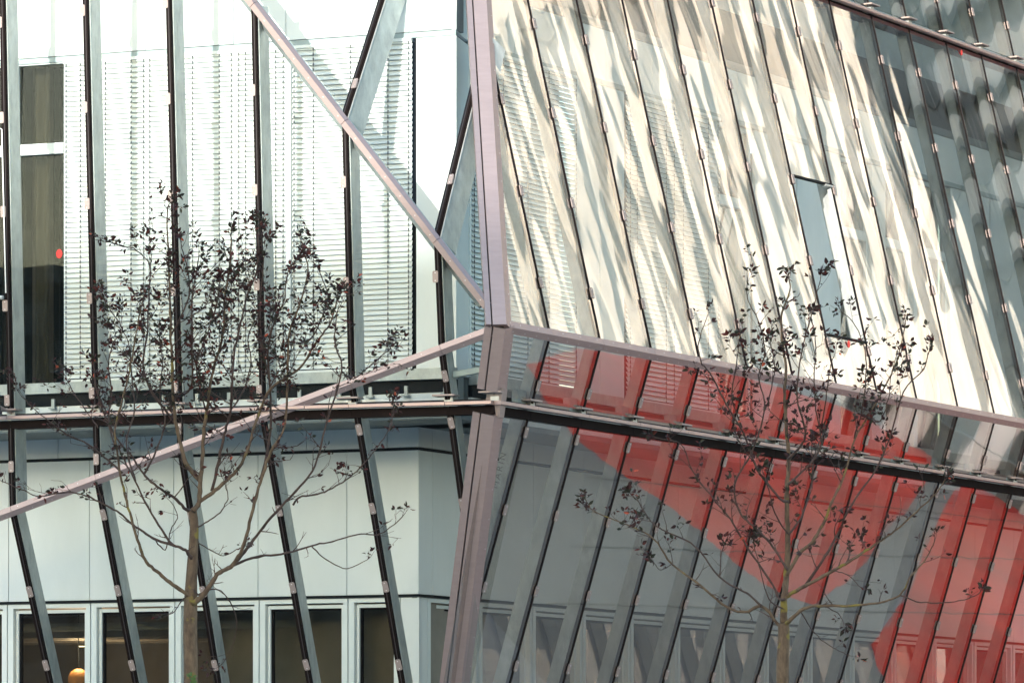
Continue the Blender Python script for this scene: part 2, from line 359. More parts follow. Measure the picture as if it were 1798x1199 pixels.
# right upper wall: spandrel, flat panels, windows
pxC = [823, 905, 985, 1065, 1145, 1222, 1295, 1364, 1430, 1495, 1563, 1631, 1696, 1760, 1822, 1883, 1942, 2000, 2060, 2150]
eC = [C.S(x) for x in pxC]
ZTOP = 13.28
panels(C, eC, ZH + .05, 13.6)
b = MB(); C.box(b, sC0, sR1, ZH - .03, ZH + .045, -.03, .012); part(b, 'head_rail', M['beamgrey'])
def solid(u0, u1):
    b = MB(); C.box(b, C.S(u0), C.S(u1), ZS - .1, ZH - .04, -.05, -.01); part(b, 'wall_panel', M['panel'])
solid(1013, 1054); solid(1055, 1097); solid(1326, 1399); solid(1401, 1477); solid(1675, 1738); solid(1740, 1800); solid(1801, 1860); solid(1861, 1930)
ZT2 = ZT
for u0, u1 in ((1263, 1324), (1479, 1530), (1556, 1603), (1612, 1668), (1931, 2040)):
    window(C, C.S(u0), C.S(u1), ZS - .1, ZH - .05, .07, ZT2, rec=-.12)
for u0, u1 in ((1531, 1555), (1604, 1611), (1669, 1674)):
    b = MB(); C.box(b, C.S(u0), C.S(u1), ZS - .1, ZH - .05, -.08, 0); part(b, 'window_post', M['white'])
curtain(C, C.S(1264), C.S(1300), ZS, ZH, -.4, 'curtain'); curtain(C, C.S(1480), C.S(1530), ZS, ZH, -.45, 'curtain'); curtain(C, C.S(1556), C.S(1590), ZS, ZH, -.5, 'curtain', .06, .2)
curtain(C, C.S(1625), C.S(1668), ZS, ZH, -.5, 'curtain', .06, .22)
# rooms behind
def room(wall, a0, a1, z0, z1, depth, m='room', n0=-.35):
    b = MB()
    wall.box(b, a0, a1, z0, z1, n0 - depth - .1, n0 - depth)
    wall.box(b, a0, a1, z1, z1 + .1, n0 - depth - .1, n0); wall.box(b, a0, a1, z0 - .1, z0, n0 - depth - .1, n0)
    wall.box(b, a0 - .1, a0, z0 - .1, z1 + .1, n0 - depth - .1, n0); wall.box(b, a1, a1 + .1, z0 - .1, z1 + .1, n0 - depth - .1, n0)
    return part(b, 'room', M[m])
room(A, A.S(-240), A.S(112), ZS - .1, ZH, 2.2); room(C, C.S(1262), C.S(1325), ZS - .1, ZH, 1.8); room(C, C.S(1478), C.S(1674), ZS - .1, ZH, 2.5)
# sill beam, dark strip, fascia, soffit
for wall, a0, a1, ms in ((A, sL0, .02, 'left'), (C, sC0 + .02, sR1, 'right')):
    b = MB(); wall.box(b, a0, a1, ZS - .22, ZS - .06, -.02, .14, .015); part(b, 'sill_beam', M['zinc'])
    b = MB(); wall.box(b, a0, a1, ZS - .40, ZS - .225, -.02, .05); part(b, 'sill_flashing', M['dark'])
    e = [a0 + (a1 - a0) * i / 14 for i in range(15)]
    panels(wall, e, ZR - .02, ZS - .405, .05, .006, 'panel', -.02, 'fascia_panel')
b = MB(); A.box(b, sL0, 0, ZR - .1, ZR - .02, -1.6, .02); part(b, 'soffit', M['soffit'])
b = MB(); C.box(b, sC0, sR1, ZR - .1, ZR - .025, -1.6, .02); part(b, 'soffit', M['soffit'])
for k_ in range(14):   # small anchor feet and bracing seen under the sill
    u = 40 + k_ * 62 + random.uniform(-10, 10)
    if u < 790:
        b = MB(); s_ = A.S(u); A.box(b, s_, s_ + .05, ZS - .44, ZS - .3, .05, .09); A.box(b, s_ - .03, s_ + .08, ZS - .45, ZS - .43, .05, .13); part(b, 'anchor_foot', M['zinc'])
# lower inner wall
b = MB(); B.box(b, sB0, 0, 6.905, 6.94, -.03, .012); part(b, 'joint_rail', M['dark'])
b = MB(); D.box(b, .012, sD1, 6.905, 6.94, -.03, .012); part(b, 'joint_rail', M['dark'])
panels(B, [B.S(x) for x in (-190, -45, 102, 246, 392, 538, 680)] + [0], 6.95, 7.24)
panels(B, [B.S(x) for x in (-280, -132, 15, 157, 305, 453, 609)] + [0], 4.78, 6.9)
pxD = [735, 759, 847, 937, 1025, 1109, 1191, 1270, 1347, 1424, 1498, 1571, 1642, 1712, 1780, 1846, 1911, 1975, 2060]
eD = [0] + [D.S(x) for x in pxD[1:]]
panels(D, eD, 4.78, 6.9); panels(D, eD, 6.95, 7.24)
for wl_, a0, a1 in ((B, sB0, 0), (D, .01, sD1)):
    b = MB(); wl_.box(b, a0, a1, 4.745, 4.775, -.06, .02); part(b, 'drip_rail', M['dark'])
# lower windows left
Z0, Z1 = .15, 4.73
def framed(wall, u0, u1, m='glass_win'):
    a0, a1 = wall.S(u0), wall.S(u1)
    b = MB(); wall.box(b, a0, a1, Z1 - .06, Z1, -.2, -.02); wall.box(b, a0, a0 + .09, Z0, Z1 - .06, -.2, -.02); wall.box(b, a1 - .07, a1, Z0, Z1 - .06, -.2, -.02); wall.box(b, a0 + .09, a1 - .07, Z0, Z0 + .1, -.2, -.02)
    wf = part(b, 'window', M['white'])
    b = MB(); a0 += .1; a1 -= .08; zt = Z1 - .085
    wall.box(b, a0, a1, zt - .05, zt, -.17, -.09); wall.box(b, a0, a0 + .045, Z0 + .1, zt - .05, -.17, -.09); wall.box(b, a1 - .045, a1, Z0 + .1, zt - .05, -.17, -.09)
    b.build('frame', M['white'], wf)
    b = MB(); a0 += .045; a1 -= .045; zt -= .05
    wall.box(b, a0, a1, zt - .03, zt, -.2, -.13); wall.box(b, a0, a0 + .025, Z0 + .1, zt - .03, -.2, -.13); b.build('gasket', M['rubber'], wf)
    g_ = MB(); wall.box(g_, a0 + .025, a1, Z0 + .1, zt - .03, -.182, -.17)
    def uvf(p, w_=wall): return ((p - w_.p).dot(w_.d), p.z)
    g_.build('pane', M[m], wf, uvf={'UVMap': uvf, 'bay': uvf})
for u0, u1 in ((-292, -142), (-140, 11), (13, 157), (159, 305), (307, 453), (455, 609), (611, 701)): framed(B, u0, u1)
b = MB(); B.box(b, B.S(703), 0, Z0, Z1, -.3, -.015); part(b, 'corner_pier', M['panel'])
b = MB(); D.box(b, .03, D.S(752), Z0, Z1, -.3, -.016); part(b, 'corner_pier', M['panel'])
for u0, u1 in ((753, 842), (844, 936), (938, 1024), (1026, 1108), (1110, 1190), (1192, 1269), (1271, 1346), (1348, 1423), (1425, 1497), (1499, 1570), (1572, 1641), (1643, 1711), (1713, 1779), (1781, 1845), (1847, 1910), (1912, 1974), (1976, 2060)):
    framed(D, u0, u1)
room(B, sB0, -.1, 0, 4.75, 4.5); room(D, .6, sD1, 0, 4.75, 3.5)
# room contents seen through the lower windows: beams, tubes, globe lamps
for k_ in range(9):
    b = MB(); B.box(b, sB0 + .3, -.4, 4.35 - .09 * (k_ % 2), 4.47 - .09 * (k_ % 2), -.9 - k_ * .42, -.8 - k_ * .42); part(b, 'ceiling_beam', M['room' if k_ % 2 else 'roomlight'])
for u, v, n_ in ((147, 1097, -2.2), (151, 1121, -3), (140, 1135, -3.6), (558, 1118, -2.4), (548, 1167, -4), (643, 1160, -3), (405, 1093, -2), (412, 1103, -2.6)):
    P_ = Wall(B.p + nL * n_, dLr, nL); s_ = P_.S(u); z_ = P_.Z(u, v)
    b = MB(); P_.box(b, s_, s_ + .16, z_, z_ + .012, 0, .05); tag(b.build('strip_light', M['tube']), 'short warm strip light inside, near %s' % {147: 'the leftmost full pane edge, topmost', 151: 'the leftmost full pane edge, middle', 140: 'the leftmost full pane edge, lowest', 558: 'the fourth lower window, upper of two', 548: 'the fourth lower window, lower of two', 643: 'the window beside the corner pier', 405: 'the left tree trunk, upper of two', 412: 'the left tree trunk, lower of two'}[u], 'light', 'strip lights inside the ground floor')
for u, v, rr, lb in ((138, 1192, .17, 'amber globe lamp glowing inside behind the lower window at far left'), (508, 1196, .12, 'small amber globe lamp inside the window right of the left tree')):
    P_ = Wall(B.p + nL * -2.0, dLr, nL); c_ = P_.W(P_.S(u), P_.Z(u, v)); b = MB()
    pts = [c_ + UP * (-rr * math.cos(math.pi * i / 10)) for i in range(11)]
    b.tube(pts, [max(.003, rr * math.sin(math.pi * i / 10)) for i in range(11)], 16)
    t_ = thing('globe_lamp', lb, 'lamp', c_ + UP * .3); b.build('globe', M['globe'], t_, smooth=True)
    pl_ = bpy.data.lights.new('globe_glow', 'POINT'); pl_.energy = 14; pl_.color = (1, .78, .52); pl_.shadow_soft_size = .2; po_ = bpy.data.objects.new('globe_glow', pl_); COL.objects.link(po_); place(po_, c_ + V((0, 0, rr + .25)), t_)
    b = MB(); b.tube([c_ + UP * rr * .98, c_ + UP * (4.7 - c_.z)], [.008, .008], 6); b.build('cable', M['dark'], t_)
P_ = Wall(B.p + nL * -1.6, dLr, nL); u0 = P_.S(590); u1 = P_.S(653)
ch_ = thing('lounge_chair', 'rounded dark green chair back inside the window beside the corner pier', 'chair', P_.W((u0 + u1) / 2, 0))
b = MB(); zc = P_.Z(620, 1180)
pr = []
for i in range(13):
    t = math.pi * i / 12; pr.append(((u0 + u1) / 2 + (u1 - u0) / 2 * math.cos(t) * -1, zc - .4 + .4 * math.sin(t) ** .5))
pr = [(u0, 2.6)] + pr + [(u1, 2.6)]
b.slab([P_.W(a, z) for a, z in pr], nL, -.1, 0); b.build('backrest', M['fabric_green'], ch_)
b = MB(); P_.box(b, u0, u1, 2.3, 2.6, -.5, 0, .05); b.build('seat', M['fabric_green'], ch_)
for a in (u0 + .05, u1 - .05):
    b = MB(); P_.box(b, a - .02, a + .02, 0, 2.3, -.3, -.26); b.build('leg', M['dark'], ch_)
# upper storey beyond the upper ring, right
E_ = Wall(K - nR * 3.0, dR, nR)
panels(E_, [E_.S(x) for x in (1200, 1290, 1380, 1460, 1540, 1620, 1690, 1760, 1830, 1900, 2000, 2150)], 14.9, 18.5, m='beamgrey')
b = MB(); C.box(b, sC0, sR1, 13.63, 13.75, -3.3, -.02); part(b, 'roof_slab', M['soffit'])
b = MB(); C.box(b, sC0, sR1, 13.76, 14.96, -3.3, -1.1); part(b, 'slab_edge', M['dark'])

# ------------------------------------------------------------------ venetian blinds
def blind(wall, u0, u1, ladders, label, ztop=ZH - .025, zbot=ZS):
    a0, a1 = wall.S(u0), wall.S(u1); L_ = a1 - a0; pitch = .0745
    t_ = thing('venetian_blind', label, 'blind', wall.W((a0 + a1) / 2, zbot, .03), 'white venetian blinds behind the glass')
    b = MB(); wall.box(b, a0, a1, ztop - .045, ztop, -.01, .05); b.build('head_box', M['blind'], t_)
    sec = [(-.012, .040), (-.002, .022), (.009, .002), (.020, -.018), (.027, -.036), (.034, -.040)]
    prof = [(x, z) for x, z in sec] + [(x - .0022, z - .0008) for x, z in reversed(sec)]
    b = MB(); o0 = wall.W((a0 + a1) / 2, 0, 0)
    b.prism(o0 - wall.d * L_ / 2, o0 + wall.d * L_ / 2, wall.n, UP, prof)
    n = int((ztop - .09 - zbot) / pitch); pitch = (ztop - .075 - zbot) / n; n += 1; first = None
    for i in range(n):
        z = zbot + .04 + i * pitch; pos = wall.W((a0 + a1) / 2, z, 0)
        if first is None:
            first = b.build('slat', M['blind'], t_, origin=o0, smooth=False); place(first, pos, t_)
        else:
            c = inst(first, pos, t_)
            c.rotation_euler = V(wall.d) * random.gauss(0, .012)
    b = MB(); wall.box(b, a0, a1, zbot - .05, zbot - .015, .0, .035); b.build('bottom_rail', M['blind'], t_)
    for u in ladders:
        s = wall.S(u); b = MB()
        wall.box(b, s - .0025, s + .0025, zbot, ztop - .05, .038, .042)
        for i in range(n):
            z = zbot + .04 + i * pitch; zz = z - .028
            wall.box(b, s - .008, s + .008, zz - .010, zz + .014, .034, .046)
            wall.box(b, s - .0045, s + .0045, zz - .028, zz - .01, .036, .044)
        b.build('ladder_cord', M['cord'], t_)
    return t_
blind(A, 114, 259, [118, 143, 187, 232, 254], 'white venetian blind between the dark door window and the third steel mullion')
blind(A, 261, 414, [265, 340, 387, 408], 'white venetian blind crossed near its left edge by the third black mullion from the left')
blind(A, 417, 502, [421, 433, 486, 499], 'narrow white venetian blind left of the white post above the tree crown')
blind(A, 514, 724, [518, 552, 617, 683, 719], 'widest white venetian blind, between the white post and the flat corner panel')
blind(C, 827, 1011, [829, 847, 880, 923, 960, 1008], 'white venetian blind seen on both sides of the corner post')
blind(C, 1100, 1261, [1103, 1115, 1166, 1180, 1196, 1240, 1257], 'white venetian blind behind the wavy glass, right of the flat panel')

# ------------------------------------------------------------------ glass screen
gs = thing('glass_screen', 'folded glass screen of leaning steel mullions and wavy panes in front of the office', 'facade', (K.x, K.y, 0))
def gp(mb, name, m, **k): return mb.build(name, m, gs, **k)
def line_int(pl1, p, d):      # point where line p+t d meets plane
    return p + d * ((pl1.p - p).dot(pl1.n) / d.dot(pl1.n))
clipmesh = {}
def clip_at(pos, dir_, side, n, parent, key):
    """little screwed plate over the glass edge"""
    if key not in clipmesh:
        b = MB(); o0 = V((0, 0, 0)); h = .082; w_ = .042
        pr = [(-w_ + .014, -h), (w_ - .014, -h), (w_, -h + .014), (w_, h - .014), (w_ - .014, h), (-w_ + .014, h), (-w_, h - .014), (-w_, -h + .014)]
        b.prism(o0 + n * .006, o0 + n * .022, side, dir_, pr)
        b.prism(o0 - n * .03, o0 + n * .006, side, dir_, [(-.02, -.05), (.02, -.05), (.02, .05), (-.02, .05)])
        for q in (-.055, .055): b.prism(o0 + n * .0221, o0 + n * .027, side, dir_, [(.008 * math.cos(t * math.pi / 3), q + .008 * math.sin(t * math.pi / 3)) for t in range(6)], 1)
        o = b.build('clip', [M['clip'], M['screw']], parent, origin=o0); place(o, pos, parent); clipmesh[key] = o
        return o
    return inst(clipmesh[key], pos, parent)
def mullion(pl, p0, p1, hor, depth, clips=(), key='', wide=.075, extra=False, nvec=None):
    """p0 upper, p1 lower point on the glass plane; hor = direction to the right along the front"""
    d = (p1 - p0).normalized(); n = nvec or pl.n; n = (n - d * n.dot(d)).normalized(); side = n.cross(d); side = side if side.dot(hor) > 0 else -side; side.normalize()
    h = wide / 2
    b = MB()
    # galvanised fin: flange, web, back flange with rounded edges
    b.rect(p0, p1, side, n, -h * .55, h * .85, -depth, -.075, .014)
    o = gp(b, 'mullion', M['zinc'])
    b = MB(); b.rect(p0, p1, side, n, -h * 1.25, h * .55, -.072, -.004, .004); b.rect(p0, p1, side, n, h * .55, h * .8, -.07, -.03); b.build('gasket', M['rubber'], o)
    b = MB(); b.rect(p0, p1, side, n, -h * .28, -h * .02, -.004, .003); b.build('glazing_seam', M['seam'], o)
    b = MB(); b.rect(p0, p1, side, n, h * .8, h * 1.12, -.068, -.052); b.build('edge_trim', M['zinc'], o)
    if extra:
        b = MB(); L_ = (p1 - p0).length; t = .35
        while t < L_ - .2:
            q0 = p0 + d * t; b.rect(q0, q0 + d * .16, side, n, h * .86, h * 1.25, -.12, -.085); t += .48
        if b.v: b.build('bracket', M['dark'], o)
    for c in clips: clip_at(c, d, side, n, o, key)
    return o
def pane(pl, pts, hor, m, bay=None, t=.014):
    n = pl.n; b = MB(); b.slab(pts, n, -.012 - t, -.012)
    d = n.cross(hor).normalized()
    c = sum(pts, V((0, 0, 0))) / len(pts)
    def uvf(p): return ((p - K).dot(hor), (p - K).dot(d))
    def bay_uv(p):
        if bay is None: return ((p - c).dot(hor), 0)
        a, w_, m_ = bay; r_ = p - a; md = m_; hh = r_.dot(n.cross(md).normalized()) / w_
        return (abs(hh), 0)
    return gp(b, 'glass_pane', M[m], uvf={'UVMap': uvf, 'bay': bay_uv})
def rail(p0, p1, side, n, prof, m, name, **k):
    b = MB(); b.prism(p0, p1, side, n, prof); return gp(b, name, M[m], **k)

# --- right front, above the fold
foldR = lambda u: K + dR * ((line_int(Plane(CAM, V((F, -(u - 899), 0))), K, dR) - K).dot(dR))     # fold point at pixel column u
mUR = nrm(DN + nR * .238); mLR = nrm(DN - nR * .31)
Rcol = [968, 1057, 1147, 1231, 1315, 1395, 1472, 1543, 1613, 1685, 1749, 1812, 1872, 1932, 1992]
ZRU = 15.32                                       # upper ring height
def up_at(p, z): return p - mUR * ((z - p.z) / -mUR.z)
def up_to(p, z): return p + mUR * ((p.z - z) / -mUR.z) if False else p + mUR * ((z - p.z) / mUR.z)
def lo_to(p, z): return p + mLR * ((z - p.z) / mLR.z)
tops = []
for j, u in enumerate(Rcol):
    p1 = foldR(u)
    # the first bays start on the corner edge itself
    ptop = up_to(p1, ZRU - .06)
    nA = nR
    # corner edge limit
    if (ptop - K).cross(cornerUp).dot(UR.n) * ((foldR(1300) - K).cross(cornerUp).dot(UR.n)) < 0:
        # intersect the mullion with the corner line
        e = cornerUp; w0 = p1 - K; a_ = mUR
        M2 = Matrix((( e.dot(e), -e.dot(a_)), (-e.dot(a_), a_.dot(a_)))); rhs = V((e.dot(w0), -a_.dot(w0)))
        st = M2.inverted() @ rhs; ptop = p1 + a_ * st[1] if False else K + e * st[0]
    tops.append(ptop)
    L_ = (ptop.z - p1.z); cl_ = []
    zz = p1.z + .76
    while zz < ptop.z - .1: cl_.append(up_to(p1, zz)); zz += 1.34
    mullion(UR, ptop, up_to(p1, p1.z + .03), dR, .27, cl_, 'UR', .062, extra=True)
    # beyond the upper ring
    if u > 1400:
        q0 = up_to(p1, ZRU + .1); q1_ = up_to(p1, 18.6)
        mullion(UR, q1_, q0, dR, .27, [up_to(p1, ZRU + .75), up_to(p1, ZRU + 2.09)], 'UR', .062)
vent = {6}
def URp(u, v): return UR.hit(u, v)
prev_top = K + cornerUp * ((ZRU - K.z) / cornerUp.z); prev = K
for j, u in enumerate(Rcol):
    p1 = foldR(u); a_ = prev; w_ = (p1 - prev).length * nrm(UR.n.cross(mUR)).dot(dR)
    w_ = abs(w_)
    pts = [prev + UP * 0, p1, tops[j], prev_top] if j else [prev, p1, tops[j]]
    if j == 1 and False: pass
    bay = (a_, w_, mUR)
    if j == 7:
        # the bay with an open vent: glass above and below the opening
        def along(pb, z): return up_to(pb, z)
        zt0, zt1 = UR.hit(1395, 309).z, UR.hit(1463, 326).z; zb0, zb1 = UR.hit(1453, 587).z, UR.hit(1520, 601).z
        pa = foldR(Rcol[6]); pb = p1
        pane(UR, [pa, pb, along(pb, zb1), along(pa, zb0)], dR, 'glass_up', bay)
        pane(UR, [along(pa, zt0), along(pb, zt1), tops[j], prev_top], dR, 'glass_up', bay)
        for (x0, x1) in ((along(pa, zt0), along(pb, zt1)), (along(pa, zb0), along(pb, zb1))):
            d_ = (x1 - x0).normalized(); b = MB(); b.rect(x0, x1, d_.cross(UR.n), UR.n, -.012, .012, -.05, .02); gp(b, 'vent_rail', M['dark'])
        # inner edge posts of the opening and the swung-in sash
        for off_, mm, w2, n0, n1 in ((-.09, 'zinc', .012, -.07, .0),):
            x0 = along(pb, zt1) + dR * off_; x1 = along(pb, zb1) + dR * off_
            b = MB(); b.rect(x0, x1, dR, UR.n, -w2 / 2, w2 / 2, n0, n1); gp(b, 'vent_post', M[mm])
        b = MB(); x0 = along(pb, zt1); b.rect(x0 - dR * .3 + mUR * .03, x0 - dR * .02 + mUR * .03, mUR, UR.n, -.015, .015, -.1, .02); gp(b, 'vent_hinge', M['zinc'])
    else:
        if j == 0:
            pts = [K, p1, tops[0]]
        elif j < len(Rcol) and (tops[j - 1] - K).cross(cornerUp).length < .02:
            # previous mullion ends on the corner edge
            if (tops[j] - K).cross(cornerUp).length < .02: pts = [prev, p1, tops[j], tops[j - 1]]
            else: pts = [prev, p1, tops[j], K + cornerUp * ((tops[j].z - K.z) / cornerUp.z), tops[j - 1]]
        else: pts = [prev, p1, tops[j], prev_top]
        pane(UR, pts, dR, 'glass_up', bay)
    if u > 1390 and j:
        pa, pb = foldR(Rcol[j - 1]), p1
        pane(UR, [up_to(pa, ZRU + .12), up_to(pb, ZRU + .12), up_to(pb, 18.6), up_to(pa, 18.6)], dR, 'glass_up', bay)
    prev = p1; prev_top = tops[j]
# --- right front, below the fold
ZB = 1.2
def ring_gap(p): return
prev = K
Lcol = [(u) for u in Rcol]
def cornerpt(z): return K + cornerLow * ((z - K.z) / cornerLow.z)
for j, u in enumerate(Rcol):
    p = foldR(u)
    hw = []
    mullion(LR, p + DN * 0, lo_to(p, ZR + .07), dR, .27, [lo_to(p, p.z - .71)], 'LR', .062)
    cl_ = [lo_to(p, p.z - x) for x in (1.37, 2.47, 3.57, 4.66, 5.76)]
    mullion(LR, lo_to(p, ZR - .13), lo_to(p, ZB), dR, .30, cl_, 'LR', .062)
    if j == 0: ends = [K, p]; 
    a0 = (K if j == 0 else foldR(Rcol[j - 1]))
    f0 = (lambda z: cornerpt(z)) if j == 0 else (lambda z, a=a0: lo_to(a, z))
    bay = (a0, abs((p - a0).length * nrm(LR.n.cross(mLR)).dot(dR)), mLR)
    pane(LR, [a0, f0(ZR + .1), lo_to(p, ZR + .1), p], dR, 'glass_low', bay)
    pane(LR, [f0(ZR - .17), f0(ZB), lo_to(p, ZB), lo_to(p, ZR - .17)], dR, 'glass_low', bay)
# first lower-right fin of the corner bay, scratched with letters
pS = LR.hit(925, 724); eS = LR.hit(846, 1010)

# --- left front
def Lline(pl, x0, y0, x1, y1): return pl.hit(x0, y0), pl.hit(x1, y1)
def fold_at(u):                                    # on the left fold at pixel column u
    return K + crL * ((line_int(Plane(CAM, V((F, -(u - 899), 0))), K, crL) - K).dot(crL))
def fold_cross(x0, y0, x1, y1, pl):                # where the mullion line meets the fold
    a, b_ = pl.hit(x0, y0), pl.hit(x1, y1); d = b_ - a; w0 = a - K; e = crL
    det = e.dot(e) * d.dot(d) - e.dot(d) ** 2
    return K + e * ((e.dot(w0) * d.dot(d) - e.dot(d) * d.dot(w0)) / det)
def diag_cross(x0, y0, x1, y1, pl, e=diag):
    a, b_ = pl.hit(x0, y0), pl.hit(x1, y1); d = b_ - a; w0 = a - K
    det = e.dot(e) * d.dot(d) - e.dot(d) ** 2
    return K + e * ((e.dot(w0) * d.dot(d) - e.dot(d) * d.dot(w0)) / det)
UM = [(-146, 0, -130, 700), (4, 0, 18, 700), (150, 0, 167, 700), (296, 0, 314, 700), (446, 0, 461, 700), (606, 215, 617, 660), (767, 410, 775, 600)]
clipsU = [[45, 213, 378, 545, 713], [40, 207, 372, 537, 703], [19, 189, 358, 524, 690], [5, 174, 345, 510, 680], [-9, 159, 334, 500, 686], [320, 497], [486]]
LM = [(-95, 950, -50, 1199), (30, 905, 88, 1199), (170, 855, 238, 1199), (312, 790, 383, 1199), (463, 745, 544, 1199), (614, 700, 706, 1199), (780, 640, 822, 960)]
clipsL = [[1041], [1038, 1167], [903, 1036, 1167], [903, 1038, 1167], [896, 1031, 1166], [754, 892, 1029, 1166], [660, 742, 884]]
def on_line(pl, l, v):
    t = (v - l[1]) / (l[3] - l[1]); return pl.hit(l[0] + (l[2] - l[0]) * t, v)
upTop, foldP, lowB = [], [], []
for i, l in enumerate(UM):
    if i < 4: pt = on_line(UL, l, -330)
    elif i == 4: pt = diag_cross(*l, UL)
    else: pt = diag_cross(*l, UL)
    pf = fold_cross(*l, UL)
    cl_ = [on_line(UL, (l[0] - 5, l[1], l[2] - 5, l[3]), v) for v in clipsU[i]]
    rz = ZR
    upTop.append(pt); foldP.append(pf)
    if pf.z < ZR - .25:
        t = (ZR + .06 - pt.z) / (pf.z - pt.z); t2 = (ZR - .15 - pt.z) / (pf.z - pt.z)
        mullion(UL, pt, pt.lerp(pf, t), dLr, .42, cl_, 'UL', .085)
        mullion(UL, pt.lerp(pf, t2), pf, dLr, .42, [pt.lerp(pf, min(.97, t2 + .055))] , 'UL', .085)
    else:
        mullion(UL, pt, pf, dLr, .42, cl_, 'UL', .085)
for i, l in enumerate(LM):
    pf = foldP[i]; pb = LL.hit(l[2], l[3]); d = (pb - pf).normalized()
    pe = pf + d * ((ZB - pf.z) / d.z) if i < 6 else pb
    cl_ = [pf + d * ((LL.hit(l[2], v).z - pf.z) / d.z) for v in clipsL[i]]
    cl_ = []
    for v in clipsL[i]:
        # walk down the line until its picture row is v
        lo, hi = 0, 12.
        for _ in range(30):
            m_ = (lo + hi) / 2
            if proj(pf + d * m_)[1] < v: lo = m_
            else: hi = m_
        cl_.append(pf + d * lo)
    if pf.z > ZR + .1:
        za, zb = ZR + .06, ZR - .15
        mullion(LL, pf, pf + d * ((za - pf.z) / d.z), dLr, .38, [c for c in cl_ if c.z > za], 'LL', .085)
        mullion(LL, pf + d * ((zb - pf.z) / d.z), pe, dLr, .38, [c for c in cl_ if c.z < zb], 'LL', .085)
    else: mullion(LL, pf, pe, dLr, .38, cl_, 'LL', .085)
    lowB.append(pe)
DTOP = K + diag * ((UL.hit(330, -140) - K).dot(diag)); CTOP = K + cornerUp * 8
# panes upper left
for i in range(6):
    a, b_ = upTop[i], upTop[i + 1]
    if i < 3: pts = [foldP[i], foldP[i + 1], b_, a]
    elif i == 3: pts = [foldP[3], foldP[4], upTop[4], K + diag * ((UL.hit(330, -140) - K).dot(diag)), upTop[3]]
    else: pts = [foldP[i], foldP[i + 1], b_, a]
    pane(UL, pts, dLr, 'glass_left')
pane(UL, [foldP[6], K, upTop[6]], dLr, 'glass_left')
for i in range(6):
    def at(f, e, z): return f + (e - f) * ((z - f.z) / (e.z - f.z))
    e1 = lowB[i + 1] if i + 1 < 6 else foldP[6] + (lowB[6] - foldP[6]) * ((ZB - foldP[6].z) / (lowB[6].z - foldP[6].z))
    f0, f1, e0 = foldP[i], foldP[i + 1], lowB[i]
    if f0.z < ZR and f1.z < ZR: pane(LL, [f0, e0, e1, f1], dLr, 'glass_left')
    else:
        za, zb = ZR + .08, ZR - .17
        if f0.z > ZR: pane(LL, [f0, at(f0, e0, za), at(f1, e1, za), f1], dLr, 'glass_left')
        else:
            t = (za - f0.z) / (f1.z - f0.z); pane(LL, [f0.lerp(f1, t), at(f1, e1, za), f1], dLr, 'glass_left')
        s0 = at(f0, e0, zb) if f0.z > zb else f0
        pane(LL, [s0, e0, e1, at(f1, e1, zb)], dLr, 'glass_left')
e6 = foldP[6] + (lowB[6] - foldP[6]) * ((ZB - foldP[6].z) / (lowB[6].z - foldP[6].z))
def at6(z): return foldP[6] + (lowB[6] - foldP[6]) * ((z - foldP[6].z) / (lowB[6].z - foldP[6].z))
zmeet = lowB[6].z
pane(LL, [foldP[6], at6(ZR + .08), cornerpt(ZR + .08), K], dLr, 'glass_left')
pane(LL, [at6(ZR - .17), at6(zmeet), cornerpt(zmeet), cornerpt(ZR - .17)], dLr, 'glass_left')
# triangle facet
TM = [(668, 0, 604, 200, [148]), (845, 90, 768, 402, [316])]
tp = []
for x0, y0, x1, y1, cv in TM:
    pb = diag_cross(x0, y0, x1, y1, TL); a = TL.hit(x0, y0); d = (a - pb).normalized()
    if x0 == 668: pt = pb + d * 3.6
    else: pt = diag_cross(x0, y0, x1, y1, TL, cornerUp)
    cl_ = [TL.hit(x0 + (x1 - x0) * (v - y0) / (y1 - y0) + 3, v) for v in cv]
    mullion(TL, pt, pb, dLr, .46, cl_, 'TL%d' % x0, .09, nvec=(nL * .95 + V((-.32, 0, 0))).normalized()); tp.append((pb, pt))
def onD(u, v): return K + diag * ((TL.hit(u, v) - K).dot(diag))
pane(TL, [onD(330, -140), tp[0][0], tp[0][1]], dLr, 'glass_left')
pane(TL, [tp[0][0], tp[1][0], tp[1][1], CTOP, tp[0][1]], dLr, 'glass_left')
pane(TL, [tp[1][0], K, tp[1][1]], dLr, 'glass_left')

